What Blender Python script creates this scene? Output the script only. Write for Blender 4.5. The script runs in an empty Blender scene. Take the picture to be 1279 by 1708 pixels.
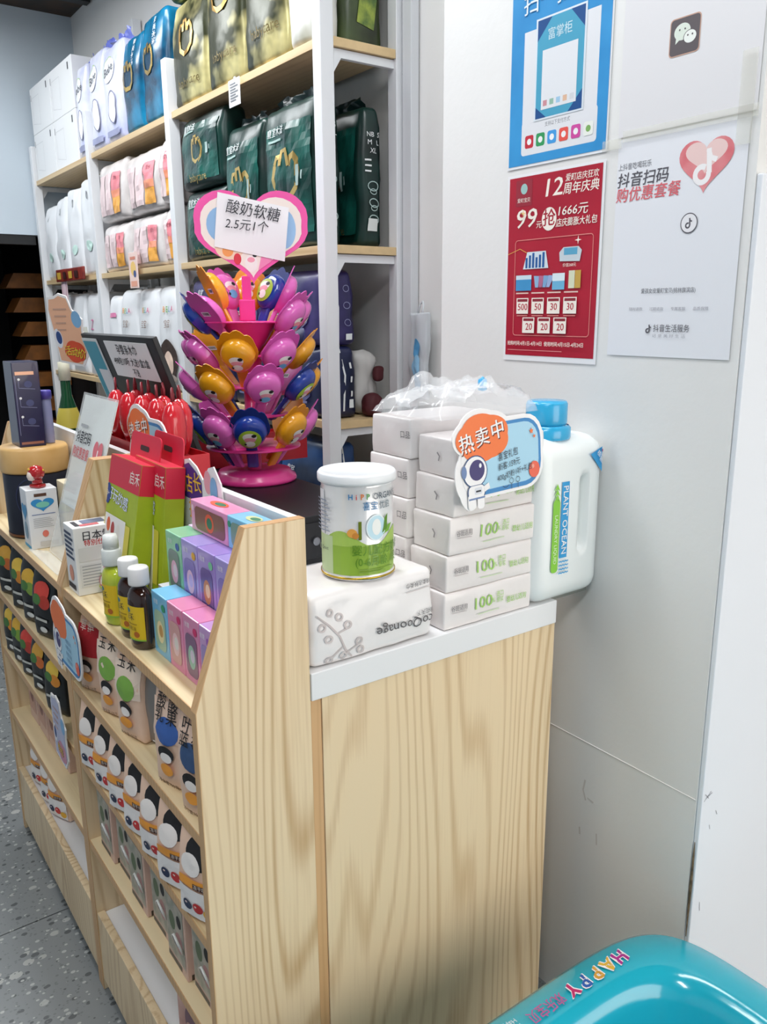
import bpy, math, random
from mathutils import Vector, Matrix, noise
R = math.radians
scene = bpy.context.scene
COL = scene.collection

# ---------------------------------------------------------------- camera
CAM_H = 1.495
yaw, pit, rol, FPX = R(35.8705), R(-13.8176), R(-0.4358), 1360.3
fwd = Vector((math.sin(yaw)*math.cos(pit), math.cos(yaw)*math.cos(pit), math.sin(pit)))
rgt = Vector((math.cos(yaw), -math.sin(yaw), 0)); upv = rgt.cross(fwd)
rgt, upv = math.cos(rol)*rgt + math.sin(rol)*upv, -math.sin(rol)*rgt + math.cos(rol)*upv
cam = bpy.data.cameras.new('camera'); camo = bpy.data.objects.new('camera', cam); COL.objects.link(camo)
m3 = Matrix((rgt, upv, -fwd)).transposed()
camo.matrix_world = Matrix.Translation((0, 0, CAM_H)) @ m3.to_4x4()
cam.sensor_fit = 'HORIZONTAL'; cam.sensor_width = 36; cam.lens = FPX*36/1279
cam.clip_start = 0.05
scene.camera = camo

# ---------------------------------------------------------------- world, exposure
world = bpy.data.worlds.new('daylight'); scene.world = world; world.use_nodes = True
bg = world.node_tree.nodes['Background']
bg.inputs[0].default_value = (1.0, 0.95, 0.88, 1); bg.inputs[1].default_value = 3.4
scene.view_settings.view_transform = 'Standard'; scene.view_settings.look = 'None'
scene.view_settings.gamma = 1; scene.view_settings.use_curve_mapping = False
scene.view_settings.exposure = 0.22

# ---------------------------------------------------------------- ceiling lamps: (x, y, size_x, size_y, watts)
CEIL = 3.02
LAMPS = [(-0.7, -0.6, 1.2, 0.3, 22), (-0.7, 1.6, 1.2, 0.3, 12), (0.72, 0.75, 0.3, 1.2, 10), (0.72, 2.5, 0.3, 1.2, 22), (0.3, 4.0, 0.3, 1.0, 18)]

# ---------------------------------------------------------------- materials
MATS = {}
def lin(h):
    h = h.lstrip('#'); v = [int(h[i:i+2], 16)/255 for i in (0, 2, 4)]
    return tuple((c/12.92 if c <= .04045 else ((c+.055)/1.055)**2.4) for c in v) + (1,)
def M(hexc, rough=.5, metal=0, var=0, vscale=20, spec=.5, trans=0, alpha=1, coat=0, emit=0, bump=0, bscale=40, sss=0, c2=None, ramp=(.35, .65)):
    key = (hexc, rough, metal, var, vscale, spec, trans, alpha, coat, emit, bump, bscale, sss, c2, ramp)
    if key in MATS: return MATS[key]
    m = bpy.data.materials.new('mat_' + hexc.strip('#')); m.use_nodes = True
    nt = m.node_tree; b = nt.nodes['Principled BSDF']
    b.inputs['Base Color'].default_value = lin(hexc); b.inputs['Roughness'].default_value = rough
    b.inputs['Metallic'].default_value = metal; b.inputs['Specular IOR Level'].default_value = spec
    b.inputs['Transmission Weight'].default_value = trans; b.inputs['Alpha'].default_value = alpha
    b.inputs['Coat Weight'].default_value = coat
    if sss: b.inputs['Subsurface Weight'].default_value = sss; b.inputs['Subsurface Radius'].default_value = (.02, .02, .02)
    if emit:
        b.inputs['Emission Color'].default_value = lin(hexc); b.inputs['Emission Strength'].default_value = emit
    tc = None
    if var or c2 or bump:
        tc = nt.nodes.new('ShaderNodeTexCoord')
    if c2 or var:
        n = nt.nodes.new('ShaderNodeTexNoise'); n.inputs['Scale'].default_value = vscale; n.inputs['Detail'].default_value = 3
        nt.links.new(tc.outputs['Object'], n.inputs['Vector'])
        r = nt.nodes.new('ShaderNodeValToRGB'); c = lin(hexc)
        r.color_ramp.elements[0].position = ramp[0]; r.color_ramp.elements[1].position = ramp[1]
        r.color_ramp.elements[0].color = c if c2 else tuple(x*(1-var) for x in c[:3]) + (1,)
        r.color_ramp.elements[1].color = lin(c2) if c2 else tuple(min(1, x*(1+var)) for x in c[:3]) + (1,)
        nt.links.new(n.outputs['Fac'], r.inputs[0]); nt.links.new(r.outputs[0], b.inputs['Base Color'])
    if bump:
        n2 = nt.nodes.new('ShaderNodeTexNoise'); n2.inputs['Scale'].default_value = bscale; n2.inputs['Detail'].default_value = 2
        nt.links.new(tc.outputs['Object'], n2.inputs['Vector'])
        bp = nt.nodes.new('ShaderNodeBump'); bp.inputs['Strength'].default_value = bump; bp.inputs['Distance'].default_value = .01
        nt.links.new(n2.outputs['Fac'], bp.inputs['Height']); nt.links.new(bp.outputs[0], b.inputs['Normal'])
    MATS[key] = m
    return m
def wood(name, axis, light, dark, freq=170, K=120, nscale=4.0):
    m = bpy.data.materials.new(name); m.use_nodes = True; nt = m.node_tree; N = nt.nodes; L = nt.links
    b = N['Principled BSDF']; b.inputs['Roughness'].default_value = .42
    tc = N.new('ShaderNodeTexCoord'); sep = N.new('ShaderNodeSeparateXYZ'); L.new(tc.outputs['Object'], sep.inputs[0])
    def math_(op, a, c=None):
        x = N.new('ShaderNodeMath'); x.operation = op
        for i, v in enumerate((a, c)):
            if v is None: continue
            if isinstance(v, (int, float)): x.inputs[i].default_value = v
            else: L.new(v, x.inputs[i])
        return x.outputs[0]
    mp = N.new('ShaderNodeMapping'); L.new(tc.outputs['Object'], mp.inputs[0])
    mp.inputs['Scale'].default_value = (1, 1, .09) if axis == 'Z' else (1, .09, 1)
    nz = N.new('ShaderNodeTexNoise'); nz.inputs['Scale'].default_value = nscale; nz.inputs['Detail'].default_value = 1.6; nz.inputs['Roughness'].default_value = .35
    L.new(mp.outputs[0], nz.inputs['Vector'])
    cross = math_('ADD', sep.outputs['X'], sep.outputs['Y' if axis == 'Z' else 'Z'])
    v = math_('ADD', math_('MULTIPLY', cross, freq), math_('MULTIPLY', nz.outputs['Fac'], K))
    s = math_('ADD', math_('MULTIPLY', math_('SINE', v), .5), .5)
    s = math_('POWER', s, 3.0)
    mp2 = N.new('ShaderNodeMapping'); L.new(tc.outputs['Object'], mp2.inputs[0])
    mp2.inputs['Scale'].default_value = (220, 220, 6) if axis == 'Z' else (220, 6, 220)
    n2 = N.new('ShaderNodeTexNoise'); n2.inputs['Scale'].default_value = 1; n2.inputs['Detail'].default_value = 2; L.new(mp2.outputs[0], n2.inputs['Vector'])
    n3 = N.new('ShaderNodeTexNoise'); n3.inputs['Scale'].default_value = 3.5; L.new(mp.outputs[0], n3.inputs['Vector'])
    s = math_('MULTIPLY', s, math_('ADD', math_('MULTIPLY', n3.outputs['Fac'], 1.3), -.1))
    f = math_('ADD', math_('MULTIPLY', s, .75), math_('MULTIPLY', math_('SUBTRACT', n2.outputs['Fac'], .5), .55))
    f = math_('ADD', f, math_('MULTIPLY', math_('SUBTRACT', n3.outputs['Fac'], .5), .5))
    r = N.new('ShaderNodeValToRGB'); r.color_ramp.elements[0].color = lin(light); r.color_ramp.elements[1].color = lin(dark)
    r.color_ramp.elements[0].position = -0.0; r.color_ramp.elements[1].position = .85
    L.new(f, r.inputs[0]); L.new(r.outputs[0], b.inputs['Base Color'])
    return m
WOODV = wood('ash_wood_upright', 'Z', '#E8D0AA', '#B28853', 150, 150, 4.6)
WOODH = wood('ash_wood_shelf', 'Y', '#E9D5AC', '#C7A873', 220, 60)
EDGE = wood('wood_edge_band', 'Z', '#D2A878', '#B98C5B', 500, 20)
SHELFW = wood('rack_shelf_wood', 'Y', '#D9BE93', '#C2A274', 200, 40)
WHITE = M('#ECECEC', .35); PAPER = M('#F1F1F2', .6); BLACK = M('#111214', .4); INK = M('#1C1A1C', .6)

# ---------------------------------------------------------------- mesh helpers
class MB:
    def __init__(s): s.v = []; s.f = []; s.m = []; s.mats = []
    def mi(s, mat):
        if mat not in s.mats: s.mats.append(mat)
        return s.mats.index(mat)
    def add(s, vs, fs, mat, T=None):
        o = len(s.v); k = s.mi(mat)
        s.v += [tuple(T @ Vector(p)) if T else tuple(p) for p in vs]
        s.f += [tuple(i+o for i in f) for f in fs]; s.m += [k]*len(fs); return s
    def box(s, x0, x1, y0, y1, z0, z1, mat, T=None):
        vs = [(x, y, z) for z in (z0, z1) for y in (y0, y1) for x in (x0, x1)]
        return s.add(vs, [(0, 2, 3, 1), (4, 5, 7, 6), (0, 1, 5, 4), (2, 6, 7, 3), (0, 4, 6, 2), (1, 3, 7, 5)], mat, T)
    def bbox(s, x0, x1, y0, y1, z0, z1, mat, r=.003, T=None):
        w, d, h = x1-x0, y1-y0, z1-z0
        A = Matrix.Translation(((x0+x1)/2, (y0+y1)/2, z0))
        return s.shape(Shape(w, d, h, r=min(r, w*.49, d*.49, h*.49), n=1), mat, (T @ A) if T else A)
    def shape(s, sh, mat, T=None):
        vs, fs = sh.mesh(); return s.add(vs, fs, mat, T)
    def prism(s, pts, y0, y1, mat, T=None):      # outline in (x, z), extruded along y
        n = len(pts); vs = [(x, y0, z) for x, z in pts] + [(x, y1, z) for x, z in pts]
        a = sum(pts[i][0]*pts[(i+1) % n][1]-pts[(i+1) % n][0]*pts[i][1] for i in range(n))
        f0 = tuple(range(n)); f1 = tuple(range(2*n-1, n-1, -1))
        fs = [f0, f1] + [(i, i+n, (i+1) % n+n, (i+1) % n) for i in range(n)]
        if a < 0: fs = [tuple(reversed(f)) for f in fs]
        return s.add(vs, fs, mat, T)
    def lathe(s, prof, mat, seg=32, T=None, cap=True, sx=1, sy=1):
        vs = []; fs = []
        for r, z in prof:
            for i in range(seg):
                a = 2*math.pi*i/seg; vs.append((r*math.cos(a)*sx, r*math.sin(a)*sy, z))
        for j in range(len(prof)-1):
            for i in range(seg):
                k = (i+1) % seg; fs.append((j*seg+i, j*seg+k, (j+1)*seg+k, (j+1)*seg+i))
        if cap:
            fs.append(tuple(range(seg-1, -1, -1))); fs.append(tuple((len(prof)-1)*seg+i for i in range(seg)))
        return s.add(vs, fs, mat, T)
    def tube(s, pts, r, mat, seg=8, T=None, closed=False):
        P = [Vector(p) for p in pts]; n = len(P); vs = []; fs = []
        rr = r if isinstance(r, (list, tuple)) else [r]*n
        for i in range(n):
            d = (P[(i+1) % n]-P[i-1]) if closed or 0 < i < n-1 else (P[1]-P[0] if i == 0 else P[-1]-P[-2])
            d.normalize(); u = d.cross(Vector((.13, .31, .94))); u = u.normalized() if u.length > .05 else d.orthogonal().normalized(); w = d.cross(u)
            for k in range(seg):
                a = 2*math.pi*k/seg; vs.append(P[i]+rr[i]*(math.cos(a)*u+math.sin(a)*w))
        for i in range(n if closed else n-1):
            j = (i+1) % n
            for k in range(seg):
                q = (k+1) % seg; fs.append((i*seg+k, i*seg+q, j*seg+q, j*seg+k))
        if not closed:
            fs.append(tuple(range(seg-1, -1, -1))); fs.append(tuple((n-1)*seg+k for k in range(seg)))
        return s.add(vs, fs, mat, T)
    def grid(s, fn, nu, nv, mat, T=None, flip=False):
        vs = [fn(i/nu, j/nv) for j in range(nv+1) for i in range(nu+1)]; w = nu+1
        fs = [(j*w+i, j*w+i+1, (j+1)*w+i+1, (j+1)*w+i) for j in range(nv) for i in range(nu)]
        if flip: fs = [tuple(reversed(f)) for f in fs]
        return s.add(vs, fs, mat, T)
    def build(s, name, parent=None, smooth=False, loc=None, rot=None, label=None):
        me = bpy.data.meshes.new(name); me.from_pydata(s.v, [], s.f)
        for m in s.mats: me.materials.append(m)
        me.polygons.foreach_set('material_index', s.m)
        if smooth: me.polygons.foreach_set('use_smooth', [True]*len(s.f))
        me.update()
        o = bpy.data.objects.new(name, me); COL.objects.link(o); o.parent = parent
        if loc: o.location = loc
        if rot: o.rotation_euler = rot
        if label: o['label'] = label
        return o

class Shape:
    """rounded, puffed box: width x, depth y (front is -y), height z from 0"""
    def __init__(s, w, d, h, r=.01, n=8, puff=0, spuff=0, seal=0, wr=0, seed=0, fn=None, ws=14):
        s.w, s.d, s.h, s.r, s.n, s.puff, s.spuff, s.seal, s.wr, s.fn, s.ws = w, d, h, r, n, puff, spuff, seal, wr, fn, ws
        s.off = Vector((seed*3.7, seed*1.3, seed*7.1))
    def P(s, a, b, c):
        w, d, h, r = s.w/2, s.d/2, s.h/2, s.r
        p = Vector((a*w, b*d, c*h))
        q = Vector((max(-w+r, min(w-r, p.x)), max(-d+r, min(d-r, p.y)), max(-h+r, min(h-r, p.z))))
        dv = p-q
        if dv.length > 1e-9: p = q + dv.normalized()*r
        if s.puff: p.y += (1 if b > 0 else -1)*abs(b)**2*s.puff*(1-a*a)*(1-c**4)
        if s.spuff: p.x += (1 if a > 0 else -1)*abs(a)**2*s.spuff*(1-b*b)*(1-c*c)
        if s.seal:
            t = max(0, c)**2.2*s.seal; p.y *= (1-t)
        if s.wr:
            k = noise.noise_vector((p+s.off)*s.ws)*s.wr + noise.noise_vector((p+s.off)*s.ws*2.7)*s.wr*.4
            k.z *= .4 if c > -.9 else 0
            p += k
        p.z += h
        if s.fn: p = s.fn(p, a, b, c)
        return p
    def ticks(s, half):
        k = max(1-s.r/half, .3); e = [-1, -(1+k)/2, -k] if s.n > 1 else [-1, -k]
        mid = [-k + 2*k*i/s.n for i in range(1, s.n)]
        return e + mid + [-x for x in reversed(e)]
    def mesh(s):
        tx, ty, tz = s.ticks(s.w/2), s.ticks(s.d/2), s.ticks(s.h/2)
        idx = {}; vs = []; fs = []
        def vid(a, b, c):
            k = (round(a, 5), round(b, 5), round(c, 5))
            if k not in idx: idx[k] = len(vs); vs.append(s.P(a, b, c))
            return idx[k]
        def face(U, V, f, fl):
            for i in range(len(U)-1):
                for j in range(len(V)-1):
                    q = [vid(*f(U[i], V[j])), vid(*f(U[i+1], V[j])), vid(*f(U[i+1], V[j+1])), vid(*f(U[i], V[j+1]))]
                    fs.append(tuple(reversed(q)) if fl else tuple(q))
        face(tx, tz, lambda u, v: (u, -1, v), False); face(tx, tz, lambda u, v: (u, 1, v), True)
        face(ty, tz, lambda u, v: (-1, u, v), True); face(ty, tz, lambda u, v: (1, u, v), False)
        face(tx, ty, lambda u, v: (u, v, 1), False); face(tx, ty, lambda u, v: (u, v, -1), True)
        return vs, fs
    def front(s):      # print map on the front face, u from centre, v from base
        return lambda u, v, o: s.P(u*2/s.w, -1, v*2/s.h-1) + Vector((0, -o, 0))
    def side(s, sg=1):      # u from centre along depth: +x side reads away, -x side reads towards the viewer
        return lambda u, v, o: s.P(sg, sg*u*2/s.d, v*2/s.h-1) + Vector((sg*o, 0, 0))
    def top(s):
        return lambda u, v, o: s.P(u*2/s.w, v*2/s.d, 1) + Vector((0, 0, o))

TXT = {}
def text_mesh(body, bold=0):
    k = (body, bold)
    if k not in TXT:
        c = bpy.data.curves.new('t', 'FONT'); c.body = body; c.align_x = 'CENTER'; c.align_y = 'CENTER'
        c.resolution_u = 2
        o = bpy.data.objects.new('t', c); me = o.to_mesh()
        TXT[k] = ([tuple(v.co[:2]) for v in me.vertices], [tuple(p.vertices) for p in me.polygons])
        o.to_mesh_clear(); bpy.data.objects.remove(o); bpy.data.curves.remove(c)
    return TXT[k]
class Print:
    """flat print on a surface given by map(u, v, offset)"""
    def __init__(s, fmap=None, base=.0006, step=0, sub=0): s.el = []; s.map = fmap or (lambda u, v, o: Vector((u, -o, v))); s.o = base; s.step = step or (.0003 if sub >= 3 else .00006); s.sub = sub
    def _add(s, pts, fs, mat):
        s.el.append(([s.map(u, v, s.o) for u, v in pts], fs, mat)); s.o += s.step; return s
    def rect(s, x0, y0, x1, y1, mat, n=None):
        n = n or max(1, s.sub)
        pts = [(x0+(x1-x0)*i/n, y0+(y1-y0)*j/n) for j in range(n+1) for i in range(n+1)]; w = n+1
        return s._add(pts, [(j*w+i, j*w+i+1, (j+1)*w+i+1, (j+1)*w+i) for j in range(n) for i in range(n)], mat)
    def poly(s, pts, mat):
        a = sum(pts[i][0]*pts[(i+1) % len(pts)][1]-pts[(i+1) % len(pts)][0]*pts[i][1] for i in range(len(pts)))
        return s._add(pts, [tuple(range(len(pts))) if a > 0 else tuple(range(len(pts)-1, -1, -1))], mat)
    def disc(s, cx, cy, rx, ry, mat, n=24, rot=0, rings=1):
        c, q = math.cos(rot), math.sin(rot); pts = [(cx, cy)]; fs = []; rings = max(rings, s.sub)
        for k in range(1, rings+1):
            for i in range(n):
                x = rx*k/rings*math.cos(2*math.pi*i/n); y = ry*k/rings*math.sin(2*math.pi*i/n); pts.append((cx+x*c-y*q, cy+x*q+y*c))
        for i in range(n): fs.append((0, 1+i, 1+(i+1) % n))
        for k in range(rings-1):
            for i in range(n): fs.append((1+k*n+i, 1+(k+1)*n+i, 1+(k+1)*n+(i+1) % n, 1+k*n+(i+1) % n))
        return s._add(pts, fs, mat)
    def rrect(s, x0, y0, x1, y1, r, mat):
        return s.poly(rrect_pts(x0, y0, x1, y1, r), mat)
    def stroke(s, pts, w, mat, closed=False):
        n = len(pts); L = []; Rr = []
        for i in range(n):
            a = pts[(i-1) % n] if closed or i > 0 else pts[i]; b = pts[(i+1) % n] if closed or i < n-1 else pts[i]
            dx, dy = b[0]-a[0], b[1]-a[1]; l = math.hypot(dx, dy) or 1
            L.append((pts[i][0]-dy/l*w/2, pts[i][1]+dx/l*w/2)); Rr.append((pts[i][0]+dy/l*w/2, pts[i][1]-dx/l*w/2))
        fs = [(i, n+i, n+(i+1) % n, (i+1) % n) for i in range(n if closed else n-1)]
        return s._add(L+Rr, fs, mat)
    def ring(s, cx, cy, rx, ry, w, mat, n=28, a0=0, a1=360):
        k = max(4, int(n*(a1-a0)/360)); full = a1-a0 >= 360
        return s.stroke([(cx+rx*math.cos(R(a0+(a1-a0)*i/k)), cy+ry*math.sin(R(a0+(a1-a0)*i/k))) for i in range(k if full else k+1)], w, mat, full)
    def text(s, body, x, y, size, mat, rot=0, bold=0, sx=1, shear=0, wd=0):
        if bold:
            for k in (-.5, .5): s.text(body, x+k*bold*size, y+k*bold*size*.5, size, mat, rot, 0, sx, shear, wd)
            return s
        vs, fs = text_mesh(body)
        if wd: sx = wd/(size*(max(k[0] for k in vs)-min(k[0] for k in vs)))
        c, q = math.cos(R(rot)), math.sin(R(rot)); pts = []
        for a, b in vs:
            a = (a+shear*b)*size*sx; b *= size; pts.append((x+a*c-b*q, y+a*q+b*c))
        return s._add(pts, fs, mat)
    def heart(s, cx, cy, w, h, mat, fat=0): return s.poly(heart_pts(cx, cy, w, h, 48, fat), mat)
    def build(s, parent, name='print'):      # pieces of print that lie far apart become parts of their own
        if parent.type == 'EMPTY' and len(parent.children) > 1: parent = parent.children[0]
        B = []; par = list(range(len(s.el)))
        for vs, fs, mat in s.el:
            lo = [min(v[i] for v in vs) for i in range(3)]; hi = [max(v[i] for v in vs) for i in range(3)]; B.append((lo, hi, max(h-l for l, h in zip(lo, hi))))
        def root(i):
            while par[i] != i: i = par[i]
            return i
        for i in range(len(B)):
            for j in range(i):
                g = math.sqrt(sum(max(0, B[i][0][k]-B[j][1][k], B[j][0][k]-B[i][1][k])**2 for k in range(3)))
                if g <= max(.019, .45*max(B[i][2], B[j][2])): par[root(i)] = root(j)
        groups = {}
        for i, e in enumerate(s.el): groups.setdefault(root(i), MB()).add(*e)
        o = None
        for g in groups.values(): o = g.build(name, parent)
        return o
def rrect_pts(x0, y0, x1, y1, r, n=5):
    P = []
    for cx, cy, a in ((x1-r, y0+r, -90), (x1-r, y1-r, 0), (x0+r, y1-r, 90), (x0+r, y0+r, 180)):
        P += [(cx+r*math.cos(R(a+90*i/n)), cy+r*math.sin(R(a+90*i/n))) for i in range(n+1)]
    return P
def heart_pts(cx, cy, w, h, n=48, fat=0):
    P = []
    for i in range(n):
        t = 2*math.pi*i/n; x = 16*math.sin(t)**3; y = 13*math.cos(t)-5*math.cos(2*t)-2*math.cos(3*t)-math.cos(4*t)
        if fat and y < 2: x *= 1+fat*min(1, (2-y)/8)
        P.append((cx+x/32*w, cy+(y+2.5)/29*h))
    return P
def star_pts(cx, cy, r, k=.45, n=5):
    return [(cx+(r if i % 2 == 0 else r*k)*math.sin(math.pi*i/n), cy+(r if i % 2 == 0 else r*k)*math.cos(math.pi*i/n)) for i in range(2*n)]

def thing(name, label, cat, loc=(0, 0, 0), rz=0, group=None, rot=None):
    o = bpy.data.objects.new(name, None); COL.objects.link(o); o.empty_display_size = .05
    o.location = loc; o.rotation_euler = rot if rot else (0, 0, R(rz)); o['label'] = label; o['category'] = cat
    if group: o['group'] = group
    return o
def structure(o): o['kind'] = 'structure'; return o
def dup(root, loc, rot, label, group=None):
    c = root.copy(); COL.objects.link(c); c.location = loc; c.rotation_euler = rot; c['label'] = label
    if group: c['group'] = group
    for ch in list(root.children):
        k = ch.copy(); COL.objects.link(k); k.parent = c
        for g in list(ch.children):
            q = g.copy(); COL.objects.link(q); q.parent = k
    return c
FACE_ROOM = -90     # rotation that turns a local front (-y) towards the shop floor (-x)
ORD = ['first', 'second', 'third', 'fourth', 'fifth', 'sixth', 'seventh', 'eighth', 'ninth', 'tenth']
# ================================================================ THE ROOM
XW = 1.5; YC = .896; YF = 4.87
WALL = M('#E8E7E5', .55, var=.015, vscale=3, bump=.05, bscale=60)
FARW = M('#C4D0DA', .6, var=.02, vscale=2)
wr = structure(MB().box(XW, 1.62, 1.44, 7.0, 0, CEIL, WALL).build('wall_right'))
XP = 1.205; KP = XP/1.5; YP = .72      # the poster wall is a pier that stands proud of the rack wall
pw = structure(MB().box(XP, 1.62, YP, 1.4395, 0, CEIL, WALL).build('wall_pier'))
MB().tube([(XP, YP+.002, .643), (XP, .9, .644), (XP, 1.05, .6445), (XP, 1.4, .645)], .0011, WALL, 6).build('joint_ridge', pw)
SMUDGE = M('#D2CDC8', .8)
for pts, w in (([(.968, .56), (.972, .536), (.964, .515)], .004), ([(.96, .523), (.944, .52)], .003), ([(.932, .455), (.93, .43)], .003), ([(.976, .447), (.974, .43)], .004)):
    Print(lambda u, v, o: Vector((XP-o, u, v))).stroke(pts, w, SMUDGE).build(pw, 'scuff')
rw = structure(MB().box(1.6205, 3.3, YP, 1.02, 0, CEIL, WALL).build('wall_return'))
tb = structure(MB().bbox(XP+.002, 2.1, YP-.01, YP-.0005, 0, 1.689, M('#E9ECF2', .5, var=.01, vscale=4), .002).build('trim_1'))
P = Print(lambda u, v, o: Vector((u, YP-.01-o, v)))
PENCIL = M('#77757A', .8)
for a in ([(1.212, .643), (1.232, .657)], [(1.214, .657), (1.226, .645)], [(1.22, .648), (1.236, .653)], [(1.253, .61), (1.258, .6)], [(1.236, .587), (1.239, .577)], [(1.232, .407), (1.229, .427)]): P.stroke(a, .001, PENCIL)
P.build(tb, 'pencil_mark')
MB().tube([(XP+.0005, YP-.004, z) for z in (.36, .43, .47, .5, .53, .56)], [.0008, .0022, .003, .0022, .0018, .0006], M('#6B5B45', .9, var=.4, vscale=90), 5).build('crack', pw)
# far wall with a dark stair opening
wf = structure(MB().box(-3.0, XW, YF, YF+.1, 1.91, CEIL, FARW).build('wall_far'))
structure(MB().box(-3.0, .25, YF, YF+.1, 0, 1.91, FARW).build('wall_far'))
structure(MB().box(-3.1, -3.0, -2.5, 7.0, 0, CEIL, FARW).build('wall_left'))
structure(MB().box(-3.0, .55, -2.5, -2.4, 0, CEIL, FARW).build('wall_daylight_block'))  # unseen wall added to keep entrance daylight off the poster wall
structure(MB().box(.55, 3.4, -2.5, -2.4, 2.6, CEIL, FARW).build('wall_daylight_block'))  # unseen lintel added over the gap that lets the daylight in
structure(MB().box(3.3, 3.4, -2.4, 1.02, 0, CEIL, FARW).build('wall_side'))
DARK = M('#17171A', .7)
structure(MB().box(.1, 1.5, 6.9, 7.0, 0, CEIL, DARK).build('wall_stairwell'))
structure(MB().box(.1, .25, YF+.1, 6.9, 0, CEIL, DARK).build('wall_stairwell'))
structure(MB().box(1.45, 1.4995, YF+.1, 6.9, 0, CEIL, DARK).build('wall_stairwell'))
structure(MB().box(.25, 1.21, YF+.01, YF+.06, 1.86, 1.9095, BLACK).build('trim_2'))
st = thing('staircase', 'wooden stair treads rising in the dark opening of the far wall', 'stairs', (1.2, 5.3, 0))
TREAD = M('#7E4C1C', .5, var=.25, vscale=14)
for i, (x, z) in enumerate(((1.15, 1.68), (1.175, 1.54), (1.2, 1.40), (1.205, 1.26), (1.225, 1.10), (1.26, .95), (1.28, .8), (1.3, .65))):
    MB().prism([(x-1.2-.03, z-.035), (1.44-1.2, z-.035), (1.44-1.2, z+.05), (x-1.2+.02, z+.05)], 0, .22, TREAD).build('tread', st)
MB().box(1.40-1.2, 1.44-1.2, .05, .2, 0, 1.7, BLACK).build('stringer', st)
# floor of terrazzo tiles
fl = structure(MB().box(-3.1, 3.4, -2.5, 7.0, -.06, -.004, M('#5B5D5E', .8)).build('floor'))
tm = bpy.data.materials.new('terrazzo'); tm.use_nodes = True
nt = tm.node_tree; N = nt.nodes; L = nt.links; b = N['Principled BSDF']; b.inputs['Roughness'].default_value = .35
geo = N.new('ShaderNodeNewGeometry')
prev = None
for sc_, thr, colr in ((26, .20, '#A9AAA7'), (46, .22, '#4A4E50'), (70, .22, '#AEB0AE'), (120, .24, '#6A6E70')):
    vo = N.new('ShaderNodeTexVoronoi'); vo.inputs['Scale'].default_value = sc_; vo.inputs['Randomness'].default_value = 1
    mpn = N.new('ShaderNodeMapping'); mpn.inputs['Location'].default_value = (sc_, sc_*.7, 0); mpn.inputs['Scale'].default_value = (1, 1.3, 1)
    L.new(geo.outputs['Position'], mpn.inputs[0]); L.new(mpn.outputs[0], vo.inputs['Vector'])
    sp = N.new('ShaderNodeSeparateColor'); L.new(vo.outputs['Color'], sp.inputs[0])
    mu = N.new('ShaderNodeMath'); mu.operation = 'MULTIPLY'; L.new(sp.outputs[0], mu.inputs[0]); mu.inputs[1].default_value = thr*2
    lt = N.new('ShaderNodeMath'); lt.operation = 'LESS_THAN'; L.new(vo.outputs['Distance'], lt.inputs[0]); L.new(mu.outputs[0], lt.inputs[1])
    gt = N.new('ShaderNodeMath'); gt.operation = 'GREATER_THAN'; L.new(sp.outputs[1], gt.inputs[0]); gt.inputs[1].default_value = .52
    mm = N.new('ShaderNodeMath'); mm.operation = 'MULTIPLY'; L.new(lt.outputs[0], mm.inputs[0]); L.new(gt.outputs[0], mm.inputs[1])
    mx = N.new('ShaderNodeMix'); mx.data_type = 'RGBA'; L.new(mm.outputs[0], mx.inputs['Factor']); mx.inputs['B'].default_value = lin(colr)
    if prev is None: mx.inputs['A'].default_value = lin('#7C8081')
    else: L.new(prev, mx.inputs['A'])
    prev = mx.outputs['Result']
L.new(prev, b.inputs['Base Color'])
TS = .676; tile_me = None
for i in range(-4, 5):
    for j in range(-3, 5):
        x0 = -.1 + i*TS; y0 = 1.95 + j*TS
        if x0 > 1.4 and y0 > .3: continue
        if tile_me is None:
            t = MB().bbox(0, TS-.003, 0, TS-.003, -.004, 0, tm, .001).build('floor_tile', fl); tile_me = t.data
        else:
            t = bpy.data.objects.new('floor_tile', tile_me); COL.objects.link(t); t.parent = fl
        t.location = (x0, y0, 0)
# dark ceiling
ce = structure(MB().box(-3.1, 3.4, -2.5, 7.0, CEIL, CEIL+.1, M('#2A2826', .7, c2='#4A3524', vscale=6)).build('ceiling'))
for k in range(9): MB().box(-2.9, 1.49, -1.9+k*.8, -1.84+k*.8, CEIL-.03, CEIL, M('#1D1D20', .5)).build('ceiling_beam', ce)
for k, (x, y, sx, sy, w) in enumerate(LAMPS):
    lt = thing('ceiling_light', 'long white ceiling light panel, ' + ORD[k] + ' from the shop entrance', 'light', (x, y, CEIL-.06), group='ceiling lights')
    MB().bbox(-sx/2-.02, sx/2+.02, -sy/2-.02, sy/2+.02, 0.01, .06, WHITE, .004).build('housing', lt)
    MB().box(-sx/2, sx/2, -sy/2, sy/2, 0, .0095, M('#FFFFFF', .5, emit=4)).build('diffuser', lt)
    ld = bpy.data.lights.new('lamp', 'AREA'); ld.shape = 'RECTANGLE'; ld.size = sx; ld.size_y = sy; ld.energy = w; ld.color = (.94, .975, 1)
    lo = bpy.data.objects.new('lamp', ld); COL.objects.link(lo); lo.parent = lt; lo.location = (0, 0, -.005)

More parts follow.
